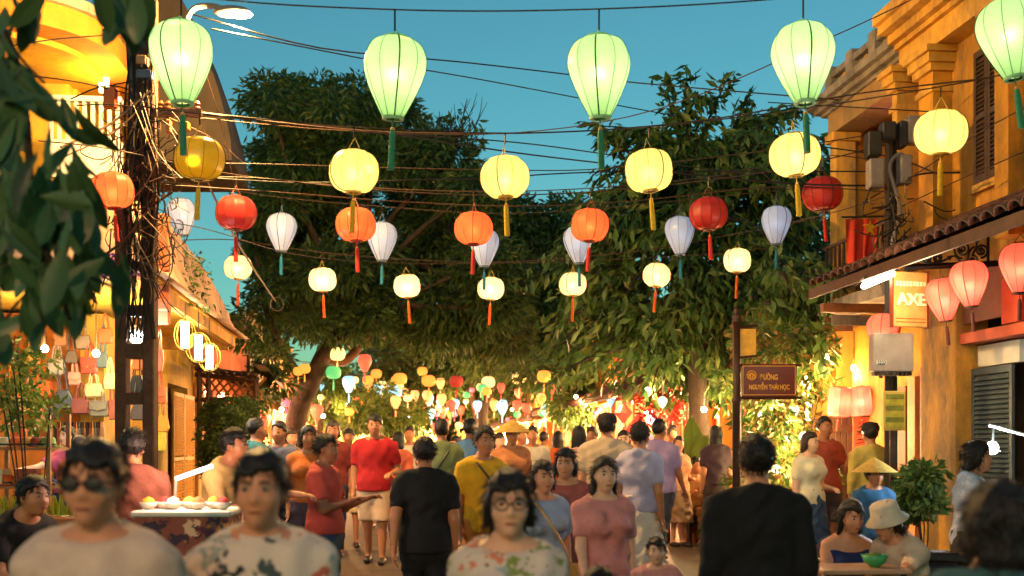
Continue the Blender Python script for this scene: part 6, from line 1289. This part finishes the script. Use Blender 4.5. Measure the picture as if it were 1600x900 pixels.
    def hp_(name, mb, m): o = mb.build(name, m, t, smooth=True); o.matrix_local = Mh; return o
    if face and d < 15:
        for s_ in (-1, 1):
            e = hp_('eye', MB().ball((s_*.032, -.0835, .012), (.0135, .010, .0085), 12, 8), EYEW); MB().ball((s_*.032, -.0915, .012), (.0062, .0045, .0062), 8, 6).build('iris', EYEB, e)
            hp_('eyebrow', MB().tube([(s_*.014, -.0985, .031), (s_*.032, -.0975, .037), (s_*.052, -.085, .032)], [.003, .0042, .002], 5), BROW)
        hp_('mouth', MB().ball((0, -.0985, -.0625), (.0225, .006, .0048), 12, 6), LIP)
    if glasses:
        g_ = MB()
        for s_ in (-1, 1):
            g_.tube([(s_*.034 + .026*math.cos(i*math.pi/8), -.106, .010 + .019*math.sin(i*math.pi/8)) for i in range(17)], .0028, 5); g_.tube([(s_*.06, -.106, .014), (s_*.078, -.09, .014), (s_*.082, .005, .008)], .0026, 5)
            if glasses == 'dark': g_.ball((s_*.034, -.105, .010), (.026, .003, .019), 14, 6)
        g_.tube([(-.009, -.106, .014), (.009, -.106, .014)], .0026, 5); hp_('glasses', g_, BLACK)
    if collar:
        nb2 = J['neck'] - np.array([0, 0, low]); MB().lathe([(.066, .0), (.070, .016), (.078, .016), (.108, -.026), (.112, -.034), (.104, -.032), (.072, .004)], 20).build('collar', tm, to, smooth=True).location = tuple(nb2 + [0, -.006, .022]); to.children[0].rotation_euler = (R(14), 0, 0)
    if bag:
        bt = thing('shoulder_bag', bag[1], 'bag', t.location, t.rotation_euler.z); bt.scale = t.scale; z_ = U[2] - low; lm_ = leather(bag[0])
        MB().tube(smooth_path([(-.11, .03, 1.455 + z_), (-.07, -.125, 1.36 + z_), (.06, -.165, 1.16 + z_), (.215, -.06, .93 + z_), (.22, .05, .92 + z_), (.08, .15, 1.15 + z_), (-.06, .125, 1.36 + z_), (-.11, .03, 1.455 + z_)], 5), .011, 5).build('strap', lm_, bt)
        MB().prism([(-.13, .0), (.13, .0), (.14, -.2), (-.14, -.2)], (.20, -.13, .93 + z_), (0, 1, 0), (0, 0, 1), (.085, 0, 0)).build('pouch', lm_, bt, bevel=.015)
    if hat == 'bucket': hp_('hat', MB().lathe([(.155, -.005), (.158, .0), (.108, .05), (.1, .12), (.085, .135), (.001, .138)], 24, (0, .01, .015)), cloth('#c9b8a0'))
    if hat == 'conical': hp_('hat', MB().lathe([(.24, .03), (.238, .036), (.12, .12), (.001, .19)], 28, (0, .01, .0)), mat('straw', '#c8a04a', .8, .2, 20, .4))
    if hat == 'cap': hp_('hat', MB().lathe([(.104, .035), (.103, .08), (.08, .125), (.001, .142)], 22, (0, .01, .01)).prism([(-.075, -.09), (.075, -.09), (.06, -.16), (-.06, -.16)], (0, 0, .05), (1, 0, 0), (0, 1, 0), (0, 0, .008)), cloth('#26221f'))
    return t
FLORAL = printed('floral_shirt', '#cfc2b0', ['#1e2a2c', '#3a4a48', '#c9a23a', '#20302a', '#b5604a', '#8a9a90'], 8); FLORAL2 = printed('floral_blouse', '#cdbfae', ['#2a3a38', '#7a8a3a', '#c87a5a', '#3a4a4a', '#8fa09a'], 11); PRT = printed('scooter_blouse', '#a8b4c4', ['#3a5a8a', '#c9c9d8', '#8a3a5a'], 9)
person('person in a pale cream T-shirt and dark glasses before the vendor cart', 150, 3.3, 1.66, 0, '#c9b4a0', hair='short', skin='a', glasses='dark', build=1.02)
person('person with short dark hair in a floral button shirt', 408, 3.6, 1.63, 8, '#cfc2b0', skin='a', yaw=-8, printm=FLORAL, collar=True)
person('person in a salmon polo shirt and jeans, arms raised in front, in profile', 508, 9.4, 1.62, 78, '#b8483a', bcol='#2f4a66', skin='c', arms=('fore', 'fore'), build=1.1, hem=.86, collar=True)
person('tall person in a red polo shirt and beige shorts', 586, 13.5, 1.76, 0, '#a3141a', 'shorts', '#c9a888', skin='b', build=1.12, walk=6, hem=.84, arms=('bent', 'down'), collar=True)
person('person seen from behind in a black T-shirt and black trousers', 664, 8.7, 1.63, 184, '#0d0d0d', bcol='#0e0e10', skin='b', build=1.1, arms=('back', 'down'), hem=.8, face=False)
person('person in glasses and a floral blouse with hair tied back', 795, 4.0, 1.56, 3, '#cdbfae', hair='bob', skin='d', glasses='clear', woman=True, printm=FLORAL2)
person('person in a light blue top walking beside the floral blouse', 848, 7.8, 1.52, 20, '#8fa3bd', 'skirt', '#c9b5a5', 'bob', skin='a', woman=True, walk=10, bag=('#c9a05a', 'tan shoulder bag worn over the light blue top'))
person('person in a dusty rose shirt with chin-length hair', 884, 8.6, 1.55, -10, '#a3564a', bcol='#7a4a44', hair='bob', skin='a', woman=True, hem=.78)
person('person with long dark hair in a pink lace dress', 944, 7.4, 1.56, 12, '#c9837c', 'dress', hair='long', skin='d', woman=True, walk=8, hem=.45, arms=('down', 'swing'))
person('person in a lavender shirt and long white skirt turned away', 1000, 10.5, 1.68, 150, '#a39cb5', 'skirt', '#cfc3b0', 'short', 'k', 'b', woman=True, hem=.88)
person('person in a bright yellow shirt', 756, 9.6, 1.68, 25, '#d9a417', bcol='#b9742a', hair='short', skin='b', arms=('bent', 'down'), hem=.82, bag=('#3a2416', 'dark brown shoulder bag worn over the bright yellow shirt'))
person('person in a cap and roomy beige shirt', 948, 11.5, 1.74, 170, '#b8a184', bcol='#8a7a66', hair='short', hat='cap', build=1.25, hem=.8)
person('person seen from behind in a black shirt with short black hair', 1182, 5.7, 1.70, 182, '#0b0b0c', bcol='#101012', skin='a', sleeve='long', build=1.15, face=False, yaw=-6)
person('person with thick dark hair in a teal shirt turned aside', 1556, 3.0, 1.55, 150, '#2f5a5c', hair='bob', skin='b', sleeve='short', build=1.0, yaw=25)
person('person riding the scooter in a printed blouse', 1512, 8.5, 1.60, 80, '#a8b4c4', bcol='#3a2f2a', hair='bob', skin='a', sit=True, arms=('reach', 'reach'), woman=True, printm=PRT, zoff=.42, lean=6)
person('person in a navy top and pale shorts seated at the folding table', 1316, 8.3, 1.62, 12, '#1a2a55', 'shorts', '#b58a74', 'long', skin='a', sit=True, arms=('lap', 'lap'), woman=True, sleeve='none', lean=12, tilt=12)
person('person in a bucket hat, cream shirt and blue jeans leaning forward', 1428, 8.1, 1.66, -62, '#cbb092', 'trousers', '#2f6f9a', 'bob', 'b', 'a', ('reach', 'lap'), sit=True, lean=24, hat='bucket', tilt=20)
person('person in a blue shirt and conical straw hat standing behind the seated people', 1366, 9.8, 1.36, 10, '#2a5a80', 'trousers', '#2a3a50', 'short', skin='b', hat='conical', sleeve='long')
person('person in a pale yellow shirt bending over the vendor cart, in profile', 338, 8.7, 1.72, 72, '#d3ab6a', bcol='#5a4a3a', skin='b', arms=('reach', 'fore'), lean=14, hem=.82)
person('person in a brown shirt and mustard trousers turned to the bag shop', 207, 8.0, 1.72, 195, '#6a3a2a', bcol='#b5801f', skin='b', sleeve='long', face=False)
person('person in a pink T-shirt standing behind the goods', 106, 13.2, 1.62, -20, '#b8506a', hair='long', skin='d', woman=True, arms=('down', 'reach'))
person('person with black hair facing the shop keeper', 124, 12.4, 1.5, 185, '#a5602c', hair='bob', skin='b', woman=True, face=False)
person('person in a patterned orange top among the walkers', 482, 11.5, 1.62, 15, '#b8652a', hair='bob', skin='b', woman=True, bcol='#4a3a4a')
person('person in a grey-blue shirt carrying a bag, near the leaning trunk', 437, 12.5, 1.66, -15, '#55586a', skin='b', bcol='#2a2a3a', bag=('#7a3a24', 'russet shoulder bag worn over the grey-blue shirt'))
person('person with curly hair in a dark red shirt by the tree', 520, 14.2, 1.7, 5, '#7a2a20', hair='bob', hcol='b', skin='b')
person('person in a sage green shirt behind the black T-shirt', 690, 12.6, 1.68, 190, '#7a8456', bcol='#4a4438', skin='b', face=False, bag=('#2a2a2a', 'black shoulder bag worn over the sage green shirt'))
person('person in a straw hat and peach shirt in the crowd', 800, 13.2, 1.64, 10, '#c07a4a', hat='conical', skin='b', woman=True, bcol='#6a4a3a')
person('person in a white shirt in the middle of the crowd', 832, 15.5, 1.66, 0, '#c9bda8', skin='b', bcol='#3a3a40')
person('person in an orange dress beyond the walkers', 872, 16.5, 1.6, 160, '#c8591f', 'dress', hair='long', skin='b', woman=True, face=False)
person('person in brown seated on the dark armchair', 1078, 16.2, 1.66, 35, '#8a5426', 'trousers', '#6a4420', skin='b', sit=True, arms=('phone', 'phone'), lean=10)
person('person with long dark hair and a red strap beside the lime green plant', 1118, 15.2, 1.66, 200, '#3a2630', hair='long', skin='b', woman=True, face=False, bcol='#3a2a2a')
person('small child in a pink top', 1026, 6.8, 1.1, -5, '#c98a80', 'shorts', '#a56a5a', 'short', skin='d', build=.95)
person('child with black hair just in front of the walkers', 936, 4.2, 1.2, 175, '#a5544a', hair='short', skin='a', face=False)
person('person in black sitting low by the left shelves', 12, 7.2, 1.7, 60, '#101014', 'trousers', '#17171c', 'short', skin='b', sit=True, arms=('lap', 'lap'), lean=22, zoff=.22)
person('person in a dark helmet-like cap and yellow jacket by the menu board', 1360, 12.4, 1.64, 185, '#b59a4a', sleeve='long', hat='cap', skin='b', face=False, bcol='#2a2a2a')
person('walker in black carrying a strap, far down the street', 721, 46, 1.68, 180, '#16161c', bcol='#15151a', skin='b', face=False); person('walker in pale clothes, far down the street', 730, 48, 1.62, 180, '#a5988c', bcol='#3a3a44', skin='b', woman=True, hair='long', face=False)
person('far walker in a white top near the left stalls', 612, 30, 1.68, 0, '#b5a595', skin='b', face=False); person('far walker in teal near the pillared shophouse', 850, 34, 1.66, 0, '#3a6a6a', skin='b', face=False)
person('far walker in red near the pillared shophouse', 905, 28, 1.62, 180, '#9a2a24', skin='b', woman=True, hair='long', face=False); person('far walker in brown by the rust shophouse', 565, 40, 1.68, 180, '#6a4430', skin='b', face=False)
stl = stool(12, 7.35, .66, '#3a2a20', 'dark stool under the person in black')
for lx_, dd in ((1316, 8.45), (1440, 8.2)): stool(lx_, dd, .42, '#8a2a20' if lx_ < 1400 else '#2f5a8a', 'dark red stool under the person in navy' if lx_ < 1400 else 'blue stool under the person in the bucket hat')

XC = [('teal', '#2f6a6c', 400, 12.2), ('mustard', '#b5852a', 455, 14.8), ('violet', '#6a4a7a', 545, 15.8), ('coral', '#c8604a', 622, 15.5), ('ivory', '#cfc4ae', 640, 18), ('burgundy', '#6a1f2a', 712, 16), ('sky blue', '#6a94b0', 735, 13.8), ('tangerine', '#cc6a22', 780, 15.2), ('olive', '#6a6a34', 815, 17.5), ('blush', '#c99a8c', 905, 13.2), ('charcoal', '#33343a', 925, 15.4), ('gold', '#c79a34', 975, 14.2), ('lilac', '#9a86b0', 1030, 13.6), ('peach', '#d0906a', 1060, 15.8), ('scarlet', '#b0281f', 1050, 19.5), ('white', '#cfcabd', 660, 21), ('rust', '#9a4a24', 590, 19.5), ('grey', '#77777a', 770, 22), ('khaki', '#a08c5c', 850, 20.5), ('cream', '#d6c8a4', 1265, 12.6), ('brick', '#a04a36', 1288, 13.4)]
XA = [('down', 'swing'), ('bent', 'down'), ('phone', 'down'), ('down', 'back'), ('fore', 'down'), ('down', 'bent')]
for i, (cn, cc, x, dd) in enumerate(XC):
    wm_ = i % 2 == 1
    person('person in a %s %s among the passers-by' % (cn, 'blouse' if wm_ else 'shirt'), x, dd, (1.58 if wm_ else 1.69) + .05*math.sin(i*2.3), (i*67 % 80) - 40 + (180 if i % 3 == 0 else 0), cc, ('trousers', 'skirt', 'shorts')[i % 3], ('#3a3a44', '#8a6a50', '#b59a7a', '#2f4560')[i % 4], ('short', 'long', 'short', 'bob')[i % 4], ('k', 'b', 'k')[i % 3], 'bacd'[i % 4], XA[i % 6], walk=(i*5) % 16, woman=wm_, build=1 + .12*math.sin(i*1.7), yaw=(i*31 % 50) - 25, hem=.84, hat=None, res=.024)
